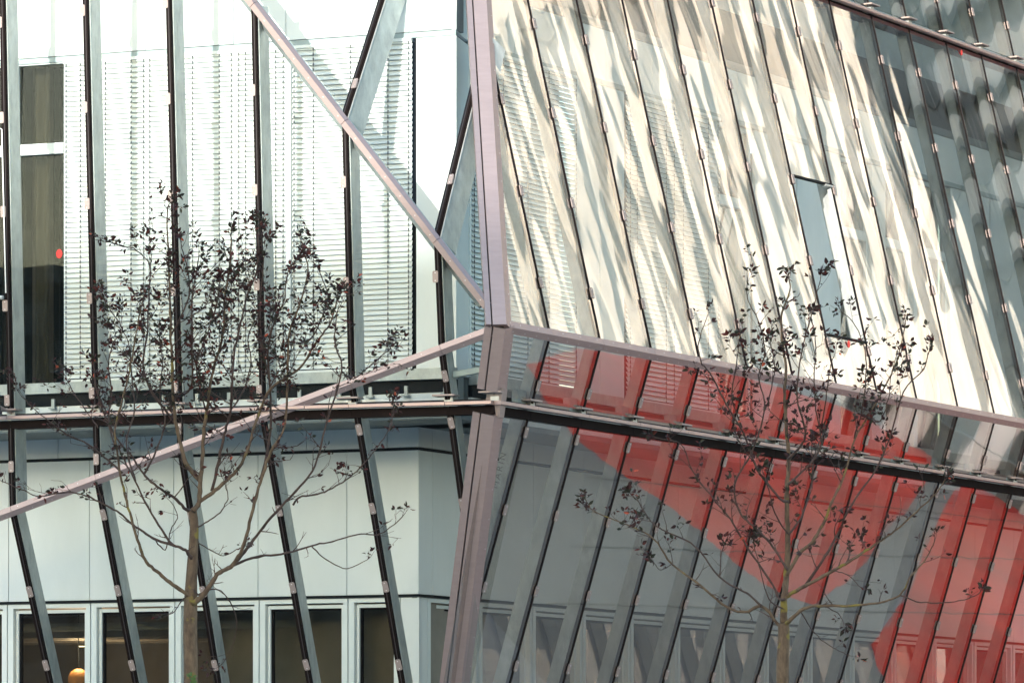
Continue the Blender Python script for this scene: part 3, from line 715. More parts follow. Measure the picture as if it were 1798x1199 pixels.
# --- caps
def strip(p0, p1, side, n, a0, a1, h, m='mauve', name='cap_strip', base=.0, ch=.004):
    b = MB(); b.rect(p0, p1, side, n, a0, a1, base, h, ch); return gp(b, name, M[m])
def screws(p0, p1, side, n, a, h, step, parent, start=.12, m='screw', rr=.0075):
    L_ = (p1 - p0).length; d = (p1 - p0) / L_; b = MB(); t = start
    while t < L_ - .05:
        q = p0 + d * t + side * a
        b.prism(q + n * h, q + n * (h + .005), side, d, [(rr * math.cos(k * math.pi / 3), rr * math.sin(k * math.pi / 3)) for k in range(6)]); t += step
    if b.v: b.build('screw', M[m], parent)
def foldcap(pts, plU, plD, wU, wD, m, tag_):
    """folded cover plate lying over the edge between two glass planes, in lengths"""
    for p0, p1 in zip(pts[:-1], pts[1:]):
        d = (p1 - p0).normalized(); p0 = p0 + d * .003; p1 = p1 - d * .003
        sU = plU.n.cross(d); sU = sU if sU.z > 0 else -sU; sU.normalize()
        sD = plD.n.cross(d); sD = sD if sD.z < 0 else -sD; sD.normalize()
        nm = (plU.n + plD.n).normalized()
        b = MB(); k = len(b.v)
        prof3 = [sU * wU + plU.n * .004, sU * wU + plU.n * .03, nm * .045, sD * wD + plD.n * .03, sD * wD + plD.n * .004, nm * .0]
        b.v += [p0 + q for q in prof3] + [p1 + q for q in prof3]
        for i in range(6): j = (i + 1) % 6; b.f.append((i, j, 6 + j, 6 + i)); b.mi.append(0)
        b.f.append((5, 4, 3, 2, 1, 0)); b.f.append((6, 7, 8, 9, 10, 11)); b.mi += [0, 0]
        # orient faces outward
        o = gp(b, 'fold_cap', M[m])
        screws(p0, p1, sD, plD.n, wD * .55, .031, .34, o, .1)
        screws(p0, p1, sU, plU.n, wU * .5, .033, .52, o, .3)
fr = [K + dR * .14] + [foldR(u) for u in Rcol]
foldcap(fr, UR, LR, .085, .085, 'mauve', 'right')
fl = [K + crL * .2] + [foldP[i] for i in (6, 5, 4, 3, 2, 1, 0)] + [foldP[0] + crL * 1.2]
foldcap(fl, UL, LL, .07, .075, 'mauve', 'left')
dg = [K + diag * .38, upTop[6], upTop[5], upTop[4] + diag * 0, DTOP]
def dcap(pts, pA, pB, wA, wB, m, name='diagonal_cap'):
    for p0, p1 in zip(pts[:-1], pts[1:]):
        d = (p1 - p0).normalized(); p0 = p0 + d * .004; p1 = p1 - d * .004
        a = pA.n.cross(d).normalized(); a = a if a.x < 0 else -a
        c = pB.n.cross(d).normalized(); c = c if c.x > 0 else -c
        nm = (pA.n + pB.n).normalized(); b = MB()
        pr = [a * wA + pA.n * .004, a * wA + pA.n * .03, nm * .045, c * wB + pB.n * .03, c * wB + pB.n * .004, nm * 0]
        b.v += [p0 + q for q in pr] + [p1 + q for q in pr]
        for i in range(6): j = (i + 1) % 6; b.f.append((i, j, 6 + j, 6 + i)); b.mi.append(0)
        b.f.append((5, 4, 3, 2, 1, 0)); b.f.append((6, 7, 8, 9, 10, 11)); b.mi += [0, 0]
        o = gp(b, name, M[m]); screws(p0, p1, a, pA.n, wA * .3, .034, .36, o, .12)
dcap(dg, UL, TL, .07, .055, 'mauve')
# grey strip of the member behind the diagonal
b = MB(); dd = (DTOP - K).normalized(); sd_ = TL.n.cross(dd).normalized(); sd_ = sd_ if sd_.x > 0 else -sd_
b.rect(K + dd * .5, DTOP, sd_, TL.n, .0, .1, -.3, -.03, .01); gp(b, 'diagonal_member', M['zinc'])
# corner posts: a middle trough, seams, two edge strips
def corner(p0, p1, pA, pB, w, mid=.5, name='corner_cap', m='mauve'):
    """w = widths px->m of left strip, middle left, middle right, right strip"""
    d = (p1 - p0).normalized()
    a = pA.n.cross(d).normalized(); a = a if a.x < 0 else -a
    c = pB.n.cross(d).normalized(); c = c if (c - a).dot(V((1, 0, 0))) > 0 and c.dot(dR) > 0 else -c
    nm = (pA.n + pB.n).normalized()
    w1, w2, w3, w4 = w
    def plate(q0, q1, n0, n1, h=.03):
        b = MB(); b.v += [p0 + q0 - n0 * .02, p0 + q0 + n0 * h, p0 + q1 + n1 * h, p0 + q1 - n1 * .02, p1 + q0 - n0 * .02, p1 + q0 + n0 * h, p1 + q1 + n1 * h, p1 + q1 - n1 * .02]
        for f in ((0, 1, 5, 4), (1, 2, 6, 5), (2, 3, 7, 6), (3, 0, 4, 7), (3, 2, 1, 0), (4, 5, 6, 7)): b.f.append(f); b.mi.append(0)
        return gp(b, name, M[m])
    oA = plate(a * (w1 + w2), a * (w2 + .022), pA.n, pA.n, .05)
    screws(p0, p1, a, pA.n, w2 + w1 * .5, .031, .45, oA, .2)
    plate(a * w2, nm * .025, pA.n, nm, .05); plate(nm * .025, c * w3, nm, pB.n, .05)
    oB = plate(c * (w3 + .02), c * (w3 + w4), pB.n, pB.n, .035)
    screws(p0, p1, c, pB.n, w3 + w4 * .5, .031, .45, oB, .25)
    b = MB(); b.v += [p0 + a * (w1 + w2) - pA.n * .01, p0 + nm * .01, p0 + c * (w3 + w4) - pB.n * .01, p0 - nm * .1, p1 + a * (w1 + w2) - pA.n * .01, p1 + nm * .01, p1 + c * (w3 + w4) - pB.n * .01, p1 - nm * .1]
    for i in range(4): j = (i + 1) % 4; b.f.append((i, j, 4 + j, 4 + i)); b.mi.append(0)
    gp(b, 'corner_core', M['seam'])
corner(CTOP, K + cornerUp * .0, TL, UR, (.10, .16, .10, .07))
corner(K + cornerLow * .02, cornerpt(ZR + .16), LL, LR, (.13, .13, .16, .08))
corner(cornerpt(ZR - .16), cornerpt(ZB), LL, LR, (.13, .15, .16, .08))
b = MB(); p0, p1 = cornerpt(ZR + .2), cornerpt(ZR - .2); b.rect(p0, p1, dLr, nL, -.14, .1, -.2, -.02); gp(b, 'corner_bearing', M['clip'])

# --- ring rails
def rail_run(pts, name='ring_rail'):
    """pts with outward normals: slim mauve rail with a black channel behind and below"""
    for (p0, n0), (p1, n1) in zip(pts[:-1], pts[1:]):
        n = (n0 + n1).normalized(); n = V((n.x, n.y, 0)).normalized(); d = (p1 - p0).normalized(); p0_ = p0 + d * .004; p1_ = p1 - d * .004
        b = MB(); b.rect(p0_, p1_, UP, n, -.028, .028, .0, .11, .008); o = gp(b, name, M['mauve'])
        b = MB(); b.rect(p0_, p1_, UP, n, -.155, -.03, -.2, -.015); b.build('channel', M['rubber'], o)
        b = MB(); b.rect(p0_, p1_, UP, n, .03, .062, -.16, -.02); b.build('channel', M['dark'], o)
nLo = V((LL.n.x, LL.n.y, 0)).normalized()
ring_pts = []
for u in (-300, -140):
    ring_pts.append((UL.hit(u, 745 - u * .0375 if False else 738 - u * .0375), nL))
def ring_left(u):
    """on the glass surface at ring height"""
    best = None
    for pl in (UL, LL):
        lo, hi = 600., 900.
        for _ in range(40):
            m_ = (lo + hi) / 2
            if pl.hit(u, m_).z > ZR: lo = m_
            else: hi = m_
        p = pl.hit(u, lo)
        if best is None or p.y > best.y: best = p      # the surface that lies further in
    return best
ring_pts = [(ring_left(u), nL) for u in (-300, -140, 18, 167, 314, 461, 540, 617, 786)] + [(cornerpt(ZR), nL)]
rail_run(ring_pts)
rr_ = [(cornerpt(ZR), nR)] + [(lo_to(foldR(u), ZR), nR) for u in Rcol]
rail_run(rr_)
ru = [(up_to(foldR(u), ZRU), nR) for u in Rcol if u > 1200]
ru = [(up_to(foldR(1230), ZRU), nR)] + ru
rail_run(ru)
# bearing plates and brackets along the rings
def bracket(p, d, n, z, m='clip'):
    b = MB(); b.rect(p - d * .2 + UP * z, p + d * .14 + UP * z, UP, n, -.012, .014, -.12, .1, .003); o = gp(b, 'bracket_plate', M[m])
    b = MB(); b.rect(p - d * .05 + UP * (z - .05), p + d * .08 + UP * (z - .05), UP, n, -.07, .038, -.2, .01); b.build('bolt_block', M['zinc'], o)
for u in (18, 167, 314, 461, 617, 786): bracket(ring_left(u), dLr, nL, .12)
bracket(cornerpt(ZR), dLr, nL, .15)
for j, u in enumerate(Rcol):
    p = lo_to(foldR(u), ZR); bracket(p, dR, nR, .11)
    b = MB(); q = p - nR * .12; b.rect(q - dR * .3 + UP * .06, q - dR * .06 + UP * .06, UP, nR, 0, .2, -.04, .06); gp(b, 'bracket_plate', M['beamgrey'])
    if j:
        q0 = lo_to(foldR(Rcol[j - 1]), ZR); b = MB(); b.rect(q0 + dR * .16, p - dR * .36, UP, nR, .062, .15, -.1, -.02, .01); gp(b, 'flashing', M['clip'])
    if u > 1300:
        p = up_to(foldR(u), ZRU); bracket(p, dR, nR, .13)
# hanging spreader bars between the corner mullions under the sill (left of the corner post)
pA_ = LL.hit(785, 655) - nL * .25; pB_ = LL.hit(855, 643) - nL * .25
b = MB(); b.rect(pA_, pB_, UP, nL, -.045, .045, -.04, .04, .01); gp(b, 'spreader_bar', M['beamgrey'])
# scratched name on the galvanised fin
pf = foldR(Rcol[0]); dfin = mLR
cu = bpy.data.curves.new('scratched_name', 'FONT'); cu.body = 'MARIN'; cu.size = .14; cu.space_character = 1.35; cu.align_x = 'CENTER'
tmp = bpy.data.objects.new('tmp', cu); COL.objects.link(tmp)
dg_ = bpy.context.evaluated_depsgraph_get(); me = bpy.data.meshes.new_from_object(tmp.evaluated_get(dg_)); bpy.data.objects.remove(tmp)
me.materials.append(M['cord'])
so_ = bpy.data.objects.new('scratched_name', me); COL.objects.link(so_)
sideLR = LR.n.cross(mLR).normalized(); sideLR = sideLR if sideLR.dot(dR) > 0 else -sideLR
fin = lo_to(pf, CAMZ + (VH - 838) / F * 66)
xa = -mLR; za = -sideLR; ya = za.cross(xa)
mt = Matrix((xa, ya, za)).transposed().to_4x4()
pos = fin - sideLR * (.062 / 2 * .55 + .002) - LR.n * .2
WL[so_] = pos; so_.parent = gs; mt.translation = pos - WL[gs]; so_.matrix_local = mt

# ------------------------------------------------------------------ small things on the glass
def dot(pl_n, p, rx, ry, d, label):
    b = MB(); b.prism(p, p + pl_n * .002, d, UP, [(rx * math.cos(t * math.pi / 12), ry * math.sin(t * math.pi / 12)) for t in range(24)])
    tag(b.build('sticker', M['red_dot']), label, 'sticker', 'round red stickers on glass')
dot(nL, A.W(A.S(101), A.Z(101, 445), -.055), .052, .068, dLr, 'round red sticker on the dark door window at far left')
dot(UR.n, UR.hit(1490, 604) + UR.n * .004, .05, .06, dR, 'faded red sticker on the glass just below the open vent')
dot(UR.n, UR.hit(1688, 93) + UR.n * .004, .045, .05, dR, 'small red sticker high on the glass under the upper rail')
# spotlight at the left edge
sp = UL.hit(10, 718) + nL * .35
t_ = thing('spotlight', 'dark cylindrical spotlight fixed to the rail at the left edge', 'spotlight', sp)
ax = nrm(V((.28, 0, -1))); b = MB(); b.tube([sp - ax * .12, sp - ax * .11, sp + ax * .115, sp + ax * .125], [.075, .083, .09, .085], 20); b.build('housing', M['lampcase'], t_, smooth=False)
b = MB(); b.tube([sp + ax * .126, sp + ax * .13], [.07, .07], 16); b.build('lens', M['zinc'], t_)
b = MB(); b.tube([sp - ax * .05 + nL * -.05, sp - nL * .35 + V((.12, 0, -.08))], [.02, .02], 8); b.build('arm', M['clip'], t_)
t_ = thing('cable_pipe', 'thin pale conduit with an elbow rising beside the leftmost black mullion', 'conduit', UL.hit(5, 520))
b = MB(); b.tube([UL.hit(-2, 225) + nL * .05, UL.hit(6, 228) + nL * .05, UL.hit(13, 515) + nL * .05], [.009] * 3, 8); b.build('pipe', M['white'], t_)
b = MB(); b.tube([UL.hit(-20, 524) + nL * .06, UL.hit(9, 523) + nL * .06], [.03, .03], 10); b.build('sleeve', M['zinc'], t_)

# ------------------------------------------------------------------ buildings across the streets (seen mirrored, and shading the lower storeys)
def facade_block(name, label, base, d, n, W_, H_, depth, bay, floor, m='stone', win=(.55, .6), start=1.2, seed=1, reveal=.35, ped=True):
    t_ = thing(name, label, 'building', base)
    wl_ = Wall(base, d, n); rnd = random.Random(seed)
    b = MB(); wl_.box(b, -W_ / 2, W_ / 2, 0, H_, -depth, -.35); b.build('wall', M[m], t_)
    b = MB(); nb = int(W_ / bay); nf = int((H_ - start) / floor); g_ = MB(); st = MB()
    bw = W_ / nb
    for i in range(nb + 1):
        a = -W_ / 2 + i * bw; hw = bw * (1 - win[0]) / 2
        wl_.box(b, a - hw, a + hw, 0, H_, -.35, .0)
    for k in range(nf + 1):
        z = start + k * floor; wl_.box(st, -W_ / 2, W_ / 2, z - floor * (1 - win[1]), z, -.35, -.06)
    wl_.box(st, -W_ / 2 - .3, W_ / 2 + .3, H_ - .7, H_, -.35, .45)
    jt = MB(); z = 1.
    while z < H_ - 1: wl_.box(jt, -W_ / 2 - .01, W_ / 2 + .01, z, z + .035, -.3, .012); z += floor
    if m == 'stone': jt.build('stone_joint', M['soffit'], t_)['kind'] = 'stuff'
    b.build('pilaster', M[m], t_)['kind'] = 'stuff'; st.build('spandrel', M[m], t_)['kind'] = 'stuff'
    wl_.box(g_, -W_ / 2, W_ / 2, 0, H_ - .8, -.34, -.25); uv = lambda p: (p.x, p.z)
    g_.build('glazing', M['offglass'], t_)
    return t_
M['offglass'] = mat('far_window_glass', (.07, .085, .09), .3, 0, 0)
M['tower_dark'] = mat('dark_cladding', (.1, .11, .11), .6)
d1 = nrm(LR.n * -1 + V((0, 0, 0))); rh = nrm(V((.78, .62, 0)))
nO = -rh; dO = V((rh.y, -rh.x, 0))
baseO = V((0, 66, 0)) + rh * 57 + dO * (2 - 9.4 + 17.5); baseO.z = 0
facade_block('stone_building', 'cream stone office block across the side street, seen mirrored in the wavy glass', baseO, dO, nO, 35, 43, 14, 2.1, 17, win=(.54, .76), start=6, seed=3)
base2 = V((0, 66, 0)) + rh * 76 + dO * (-5 - 25); base2.z = 0
tw_ = facade_block('glass_tower', 'dark glass tower added beyond the stone building, hiding sky from the mirrored right edge', base2, dO, nO, 50, 48, 12, 3, 3.1, 'tower_dark', win=(.93, .86), seed=4)  # tower body added broad and dark so the upper-right glass mirrors no sky
wb_ = Wall(base2, dO, nO)
for z_, h_, a_ in ((28.6, .5, 18.2), (30.2, 1.1, 18.6), (32.6, .8, 18.0), (34.2, 1.3, 18.8), (37.0, .5, 18.3), (40.3, 1.0, 17.5)):
    b = MB(); wb_.box(b, -24, a_, z_, z_ + h_, .02, 1.0); b.build('balcony', M['stone'], tw_)
dist = 118; Hs = 9.8 + dist * math.tan(SUN_EL)
facade_block('street_block', 'grey office block across the square whose shadow covers the lower storeys', V((0, 66, 0)) + V((az.x, az.y, 0)) * dist, dLr, -nL, 190, Hs, 16, 3.2, 3.5, 'stone_dark', seed=5)

# ------------------------------------------------------------------ trees
def catmull(pts, k=4):
    out = []
    for i in range(len(pts) - 1):
        p0 = pts[max(i - 1, 0)]; p1 = pts[i]; p2 = pts[i + 1]; p3 = pts[min(i + 2, len(pts) - 1)]
        for j in range(k):
            t = j / k; out.append(.5 * ((2 * p1) + (p2 - p0) * t + (2 * p0 - 5 * p1 + 4 * p2 - p3) * t * t + (3 * p1 - p0 - 3 * p2 + p3) * t ** 3))
    out.append(pts[-1]); return out
leafshape = []
def leaf_geo(mb, p, d, up, L_, wd, fold, curl, mi):
    s = d.cross(up); s = s.normalized() if s.length > 1e-4 else d.orthogonal().normalized(); u = s.cross(d).normalized()
    k = len(mb.v); st = [(0, 0), (.18, .55), (.42, 1), (.7, .72), (1, 0)]
    for t, w_ in st:
        c = p + d * (t * L_) + u * (-curl * t * t * L_)
        mb.v += [c + s * (w_ * wd) + u * (fold * w_ * wd), c, c - s * (w_ * wd) + u * (fold * w_ * wd)]
    for i in range(4):
        a = k + i * 3; mb.f += [(a, a + 1, a + 4, a + 3), (a + 1, a + 2, a + 5, a + 4)]; mb.mi += [mi, mi]
LM_ = [M['leafA'], M['leafB'], M['leafC'], M['leafD']]
def tree(name, label, Y, limbs, trunk, seed, leafy, nleaf_scale=1., lsize=1., green=False):
    rnd = random.Random(seed); sc_ = Y / F
    def P(u, v, dy=0): r = ray(u, v); return CAM + r * (Y + dy)
    base = P(trunk[0][0], trunk[0][1]); base = V((base.x, base.y, 0))
    t_ = thing(name, label, 'tree', base)
    b = MB(); tp_ = [V((base.x + .01, base.y, -.05)), V((base.x, base.y, .9))] + [P(u, v) for u, v, r in trunk]
    rd = [trunk[0][2] * sc_ * 1.25, trunk[0][2] * sc_ * 1.1] + [r * sc_ for u, v, r in trunk]
    sp_ = catmull(tp_, 4); rr = [rd[min(int(i / 4), len(rd) - 1)] * (1 - (i % 4) / 4) + rd[min(int(i / 4) + 1, len(rd) - 1)] * ((i % 4) / 4) for i in range(len(sp_))]
    rr = [r * (1 + .07 * noise.noise(p * 9)) for r, p in zip(rr, sp_)]
    b.tube(sp_, rr, 12); b.build('trunk', M['bark'], t_, smooth=True)
    leaves = []; twigs = MB(); mtw = M['twig']
    def twig(p, d, L_, r, depth, leafp):
        n = max(3, int(L_ / .045)); pts = [p]; q = p.copy(); dd = d.copy()
        for i in range(n):
            dd = (dd + V((rnd.gauss(0, .16), rnd.gauss(0, .12), rnd.gauss(.05, .13)))).normalized(); q = q + dd * (L_ / n); pts.append(q.copy())
        twigs.tube(pts, [max(.0011, r * (1 - .75 * i / n)) for i in range(n + 1)], 4 if r < .004 else 5, cap=False)
        for i in range(1, n + 1):
            f = i / n
            if rnd.random() < leafp * (.35 + .75 * f):
                for _ in range(rnd.choice((1, 1, 2, 3)) if i < n else rnd.choice((3, 4, 5))):
                    out = V((rnd.gauss(0, 1), rnd.gauss(0, 1), rnd.gauss(.0, .6))).normalized()
                    dl = (dd * .7 + out).normalized(); leaves.append((pts[i], dl))
            if depth > 0 and rnd.random() < .5:
                sd = (dd + V((rnd.gauss(0, .8), rnd.gauss(0, .6), rnd.gauss(.15, .5)))).normalized()
                twig(pts[i], sd, L_ * rnd.uniform(.3, .6), r * .55, depth - 1, leafp)
    for pts2, r0, r1 in limbs:
        ph = rnd.uniform(-.5, .5); n_ = len(pts2)
        pts = [P(u, v, ph * (i / (n_ - 1)) * 1.2 + rnd.gauss(0, .03)) for i, (u, v) in enumerate(pts2)]
        sp_ = catmull(pts, 5); m = len(sp_)
        sp_ = [p + V((rnd.gauss(0, .002), 0, rnd.gauss(0, .002))) for p in sp_]
        rr = [(r0 + (r1 - r0) * (i / (m - 1)) ** .65) * .88 * sc_ * (1 + .1 * rnd.uniform(-1, 1)) for i in range(m)]
        b = MB(); b.tube(sp_, rr, 8 if r0 > 3 else 6); b.build('branch', M['bark'] if r0 > 4 else M['twig'], t_, smooth=True)
        ln = 0
        for i in range(2, m):
            u, v = proj(sp_[i]); lf = leafy(u, v, i / (m - 1)); seg = (sp_[i] - sp_[i - 1]); ln += seg.length
            if ln > rnd.uniform(.025, .08) or i == m - 1:
                ln = 0
                dd = seg.normalized(); sd = (dd * rnd.uniform(.3, 1.1) + V((rnd.gauss(0, .75), rnd.gauss(0, .6), rnd.gauss(.25, .4)))).normalized()
                L_ = rnd.uniform(.06, .3) * (.6 + .6 * lf) * (.6 if i > m * .8 else 1)
                if rnd.random() < .35 + .65 * lf: twig(sp_[i], sd if i < m - 1 else dd, L_, min(rr[i] * .6, .005), 1, lf)
                if i == m - 1: twig(sp_[i], dd, .07, rr[i] * .8, 1, max(.9, lf))
        # spurs
    tw = twigs.build('twig', mtw, t_, smooth=True); tw['kind'] = 'stuff'
    # leaves: the largest as single parts, the rest as one mass
    rnd.shuffle(leaves); shared = []
    for k in range(8):
        b = MB(); leaf_geo(b, V((0, 0, 0)), V((0, 0, 1)), V((0, -1, 0)), 1, rnd.uniform(.2, .3), rnd.uniform(.15, .6), rnd.uniform(-.1, .45), 0)
        me = bpy.data.meshes.new('leaf'); me.from_pydata([tuple(v) for v in b.v], [], b.f); me.materials.append(LM_[(0, 1, 0, 1, 0, 2, 1, 3)[k]])
        shared.append(me)
    fol = MB()
    sizes = sorted([rnd.uniform(.018, .046) * lsize for _ in leaves], reverse=True)
    for i, (p, dl) in enumerate(leaves):
        L_ = sizes[i]; upv = V((rnd.gauss(0, .7), rnd.gauss(-.5, .6), rnd.gauss(.5, .6))).normalized()
        pd = p + dl * .01
        if i < 300:
            k = rnd.choice((0, 1, 2, 3, 4, 5, 6)) if rnd.random() > .02 else 7
            o = bpy.data.objects.new('leaf', shared[k]); COL.objects.link(o); WL[o] = pd; o.parent = t_
            s = dl.cross(upv); s = s.normalized() if s.length > 1e-3 else dl.orthogonal().normalized(); u_ = s.cross(dl)
            mt = Matrix((s, u_, dl)).transposed().to_4x4(); mt = Matrix.Translation(pd - base) @ mt @ Matrix.Scale(L_, 4); o.matrix_local = mt
        else:
            mi = rnd.choices((0, 1, 2, 3), (48, 36, 15, 1.2))[0]
            leaf_geo(fol, pd, dl, upv, L_, L_ * rnd.uniform(.2, .3), rnd.uniform(.15, .6), rnd.uniform(-.1, .45), mi)
    if fol.v: fo = fol.build('foliage', LM_, t_); fo['kind'] = 'stuff'
    if green:
        b = MB()
        for _ in range(16):
            leaf_geo(b, P(337 + rnd.uniform(-5, 5), 1199 - rnd.uniform(-8, 14), -.08), V((rnd.gauss(0, .7), rnd.gauss(-.3, .4), .7)).normalized(), V((0, -1, .3)), .035, .009, .3, .3, 0)
        b.build('green_shoot', M['leafG'], t_)
    print(name, 'leaves', len(leaves), 'twig verts', len(twigs.v))
    return t_
TL_limbs = [
 ([(338, 896), (349, 882), (352, 845), (356, 794), (359, 752), (363, 724), (368, 683), (376, 644), (392, 585), (396, 518), (404, 459), (406, 420)], 6, 1.5),
 ([(349, 882), (373, 864), (396, 845), (419, 822), (433, 794), (447, 747), (470, 690), (502, 662), (527, 646), (557, 598), (578, 570), (591, 532), (594, 519)], 4.5, 1.3),
 ([(373, 862), (387, 794), (396, 756), (405, 719), (408, 668), (413, 608), (426, 557), (435, 516), (448, 484), (454, 443), (448, 396)], 3.5, 1.2),
 ([(338, 896), (326, 894), (305, 873), (275, 854), (252, 831), (233, 803), (205, 770), (186, 733), (172, 696), (165, 650)], 4, 1.2),
 ([(335, 1045), (326, 1041), (298, 1022), (275, 1003), (254, 982), (242, 947), (228, 901), (214, 845), (205, 789), (202, 752), (215, 700), (230, 640), (240, 580), (250, 530)], 5, 1.2),
 ([(336, 980), (325, 965), (303, 957), (270, 945), (238, 924), (210, 901), (182, 885), (144, 868), (112, 864), (70, 871), (42, 861), (5, 845)], 4, .9),
 ([(303, 957), (289, 938), (261, 892), (238, 845), (219, 808), (203, 775), (190, 730), (175, 700)], 3, 1.2),
 ([(215, 830), (190, 808), (154, 780), (117, 763), (89, 742), (61, 719), (37, 694)], 2.5, .9),
 ([(335, 1058), (345, 1055), (363, 1036), (382, 1008), (405, 994), (422, 971), (433, 938), (447, 882), (459, 840), (475, 794), (500, 745), (505, 655), (508, 586), (527, 532), (540, 475), (530, 430)], 6.5, 1.2),
 ([(405, 994), (430, 968), (450, 940), (483, 900), (527, 853), (553, 817), (577, 730), (600, 649), (588, 600), (592, 545)], 4, 1.1),
 ([(410, 992), (450, 977), (493, 973), (547, 958), (583, 950), (633, 937), (667, 937), (707, 907)], 3, .9),
 ([(547, 958), (573, 982), (610, 998), (650, 978)], 1.8, .7),
 ([(515, 885), (527, 872), (557, 867), (590, 853), (620, 833), (655, 795), (685, 750), (690, 715)], 2.4, .9),
 ([(600, 652), (620, 665), (640, 650), (670, 625), (685, 612)], 1.8, .8),
 ([(352, 845), (326, 812), (317, 780), (308, 738), (303, 687), (302, 636), (300, 589), (298, 520), (296, 450), (293, 392), (296, 360)], 5.5, 1.2),
 ([(300, 589), (321, 550), (333, 510), (328, 470), (318, 430)], 2.2, 1),
 ([(310, 745), (290, 720), (271, 695), (251, 644), (259, 585), (261, 526), (263, 467), (240, 440), (212, 432)], 3, 1),
 ([(305, 700), (335, 680), (337, 605), (337, 526), (345, 479), (350, 445)], 2.6, 1),
 ([(459, 840), (475, 754), (473, 665), (470, 614), (486, 554), (499, 529), (505, 480), (520, 455)], 3.2, 1),
 ([(473, 665), (460, 600), (456, 540), (462, 470), (458, 410)], 2.2, 1),
 ([(345, 1045), (377, 1034), (400, 1050), (415, 1087), (410, 1125), (396, 1157), (385, 1170)], 1.8, .7),
 ([(330, 1040), (315, 1060), (305, 1075), (292, 1080)], 1.4, .7),
 ([(270, 945), (290, 965), (300, 930), (312, 905), (300, 880)], 1.6, .8),
 ([(340, 930), (365, 915), (390, 895), (400, 870), (392, 840)], 1.8, .8),
 ([(342, 950), (370, 965), (392, 975), (420, 962)], 1.5, .8),
 ([(205, 789), (190, 740), (196, 690), (190, 640), (200, 600), (215, 580), (195, 545), (178, 520)], 2, .9),
 ([(254, 831), (275, 790), (290, 740), (280, 700), (285, 640), (280, 590)], 2.4, 1),
 ([(238, 845), (222, 780), (236, 720), (232, 670), (225, 600), (205, 570)], 2.2, 1),
 ([(363, 724), (352, 690), (345, 640), (362, 590), (378, 545), (384, 500)], 2, 1),
 ([(405, 719), (425, 690), (440, 640), (436, 590), (450, 560)], 2, 1),
 ([(172, 750), (150, 720), (130, 690), (118, 668)], 1.6, .8),
 ([(508, 600), (540, 600), (560, 570), (575, 530), (570, 500), (555, 465)], 1.8, .9),
]
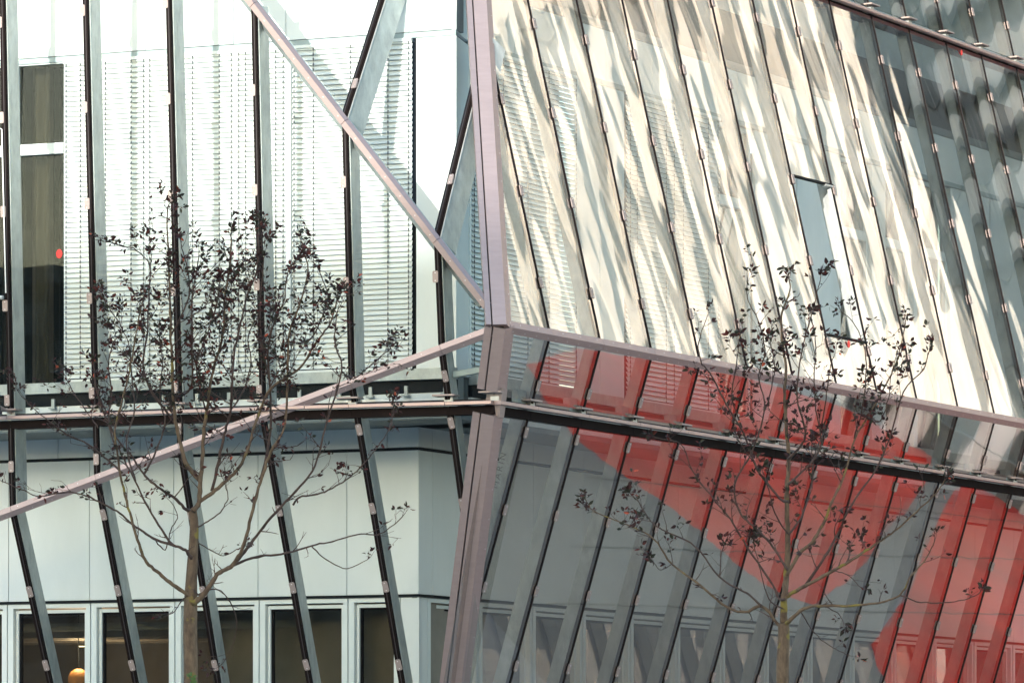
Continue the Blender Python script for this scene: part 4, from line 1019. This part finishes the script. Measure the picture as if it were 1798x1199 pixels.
TR_limbs = [
 ([(1376, 1094), (1377, 1050), (1381, 1008), (1383, 937), (1381, 874), (1385, 806), (1380, 743), (1377, 693), (1380, 647), (1373, 593), (1373, 550), (1387, 510), (1385, 488)], 8.5, 1.2),
 ([(1376, 1098), (1385, 1091), (1411, 1068), (1445, 1063), (1490, 1063), (1535, 1059), (1580, 1044), (1600, 1010), (1625, 982), (1640, 952)], 5, 1.1),
 ([(1580, 1044), (1617, 1057), (1666, 1057), (1707, 1048), (1722, 1038)], 2, .8),
 ([(1379, 1048), (1415, 1027), (1464, 1001), (1497, 982), (1535, 956), (1565, 937), (1602, 904), (1636, 874), (1658, 844)], 4.5, 1.1),
 ([(1382, 1010), (1404, 971), (1426, 952), (1449, 911), (1460, 881), (1482, 836), (1501, 769), (1527, 727), (1557, 673), (1577, 627), (1590, 567)], 4.5, 1),
 ([(1415, 1027), (1449, 975), (1471, 937), (1494, 889), (1535, 829), (1561, 772), (1587, 687), (1620, 650), (1633, 612)], 3.2, 1),
 ([(1374, 1105), (1368, 1098), (1338, 1064), (1308, 1074), (1275, 1064), (1230, 1027), (1181, 990), (1147, 945), (1110, 925), (1087, 915), (1042, 896), (1027, 874)], 4.5, .8),
 ([(1338, 1064), (1312, 1042), (1263, 1012), (1222, 960), (1170, 933), (1143, 915), (1121, 881), (1108, 868)], 3, .9),
 ([(1378, 1052), (1368, 1050), (1357, 1027), (1312, 960), (1282, 911), (1248, 870), (1215, 825), (1196, 780), (1160, 770)], 3.2, .9),
 ([(1382, 1000), (1357, 960), (1330, 930), (1300, 900), (1290, 850), (1320, 793), (1343, 720), (1333, 660), (1343, 613), (1330, 560), (1313, 527), (1312, 492)], 3, .9),
 ([(1382, 880), (1368, 874), (1331, 825), (1305, 761), (1270, 700), (1250, 660), (1230, 633), (1227, 600), (1240, 560)], 3.2, .9),
 ([(1384, 806), (1410, 777), (1413, 753), (1400, 700), (1403, 647), (1413, 593), (1427, 547), (1440, 493)], 3, .9),
 ([(1384, 850), (1440, 790), (1433, 720), (1430, 660), (1432, 600), (1425, 560)], 2.4, .9),
 ([(1500, 769), (1517, 703), (1520, 627), (1503, 573), (1477, 547)], 1.8, .8),
 ([(1440, 760), (1450, 700), (1457, 647), (1465, 625)], 1.8, .9),
 ([(1385, 940), (1410, 900), (1425, 850), (1430, 800), (1447, 760)], 2.4, .9),
 ([(1378, 1070), (1350, 1050), (1335, 1000), (1325, 960)], 2, .8),
 ([(1263, 1012), (1270, 960), (1290, 930), (1320, 940)], 1.6, .8),
 ([(1445, 1063), (1470, 1075), (1480, 1090), (1430, 1110)][:3], 1.5, .7),
 ([(1405, 1072), (1430, 1110), (1460, 1135), (1490, 1150)], 1.5, .7),
 ([(1464, 1001), (1490, 1010), (1510, 1030)], 1.4, .7),
 ([(1181, 990), (1160, 1000), (1150, 990)], 1.2, .6),
 ([(1383, 937), (1360, 900), (1350, 860), (1340, 830)], 2, .8),
 ([(1303, 750), (1285, 700), (1290, 660), (1295, 620), (1300, 580)], 1.8, .8),
 ([(1343, 720), (1355, 680), (1360, 640), (1352, 600)], 1.8, .8),
 ([(1527, 727), (1545, 740), (1560, 700), (1565, 660), (1575, 620)], 1.6, .8),
]
def leafyL(u, v, f):
    if v > 900: return .5 * max(0, f - .35)
    if v > 780: return .12 + .4 * f
    if v < 700: return 1.0
    return .5 + .3 * f
def leafyR(u, v, f):
    if v > 1000: return .45 * max(0, f - .3)
    if v > 850: return .25 + .4 * f
    return .62
tree('young_tree', 'young bare-stemmed tree with sparse dark purple leaves in front of the white blinds', 31.0, TL_limbs,
     [(335, 1199, 13), (334, 1120, 12.5), (335, 1050, 12), (337, 1000, 9.5), (341, 930, 8), (338, 896, 7.5)], 11, leafyL, green=True)
tree('young_tree', 'young bare-stemmed tree with sparse dark leaves in front of the red reflections', 33.0, TR_limbs,
     [(1374, 1199, 11.5), (1376, 1130, 10.5), (1376, 1094, 10)], 23, leafyR, lsize=1.2)
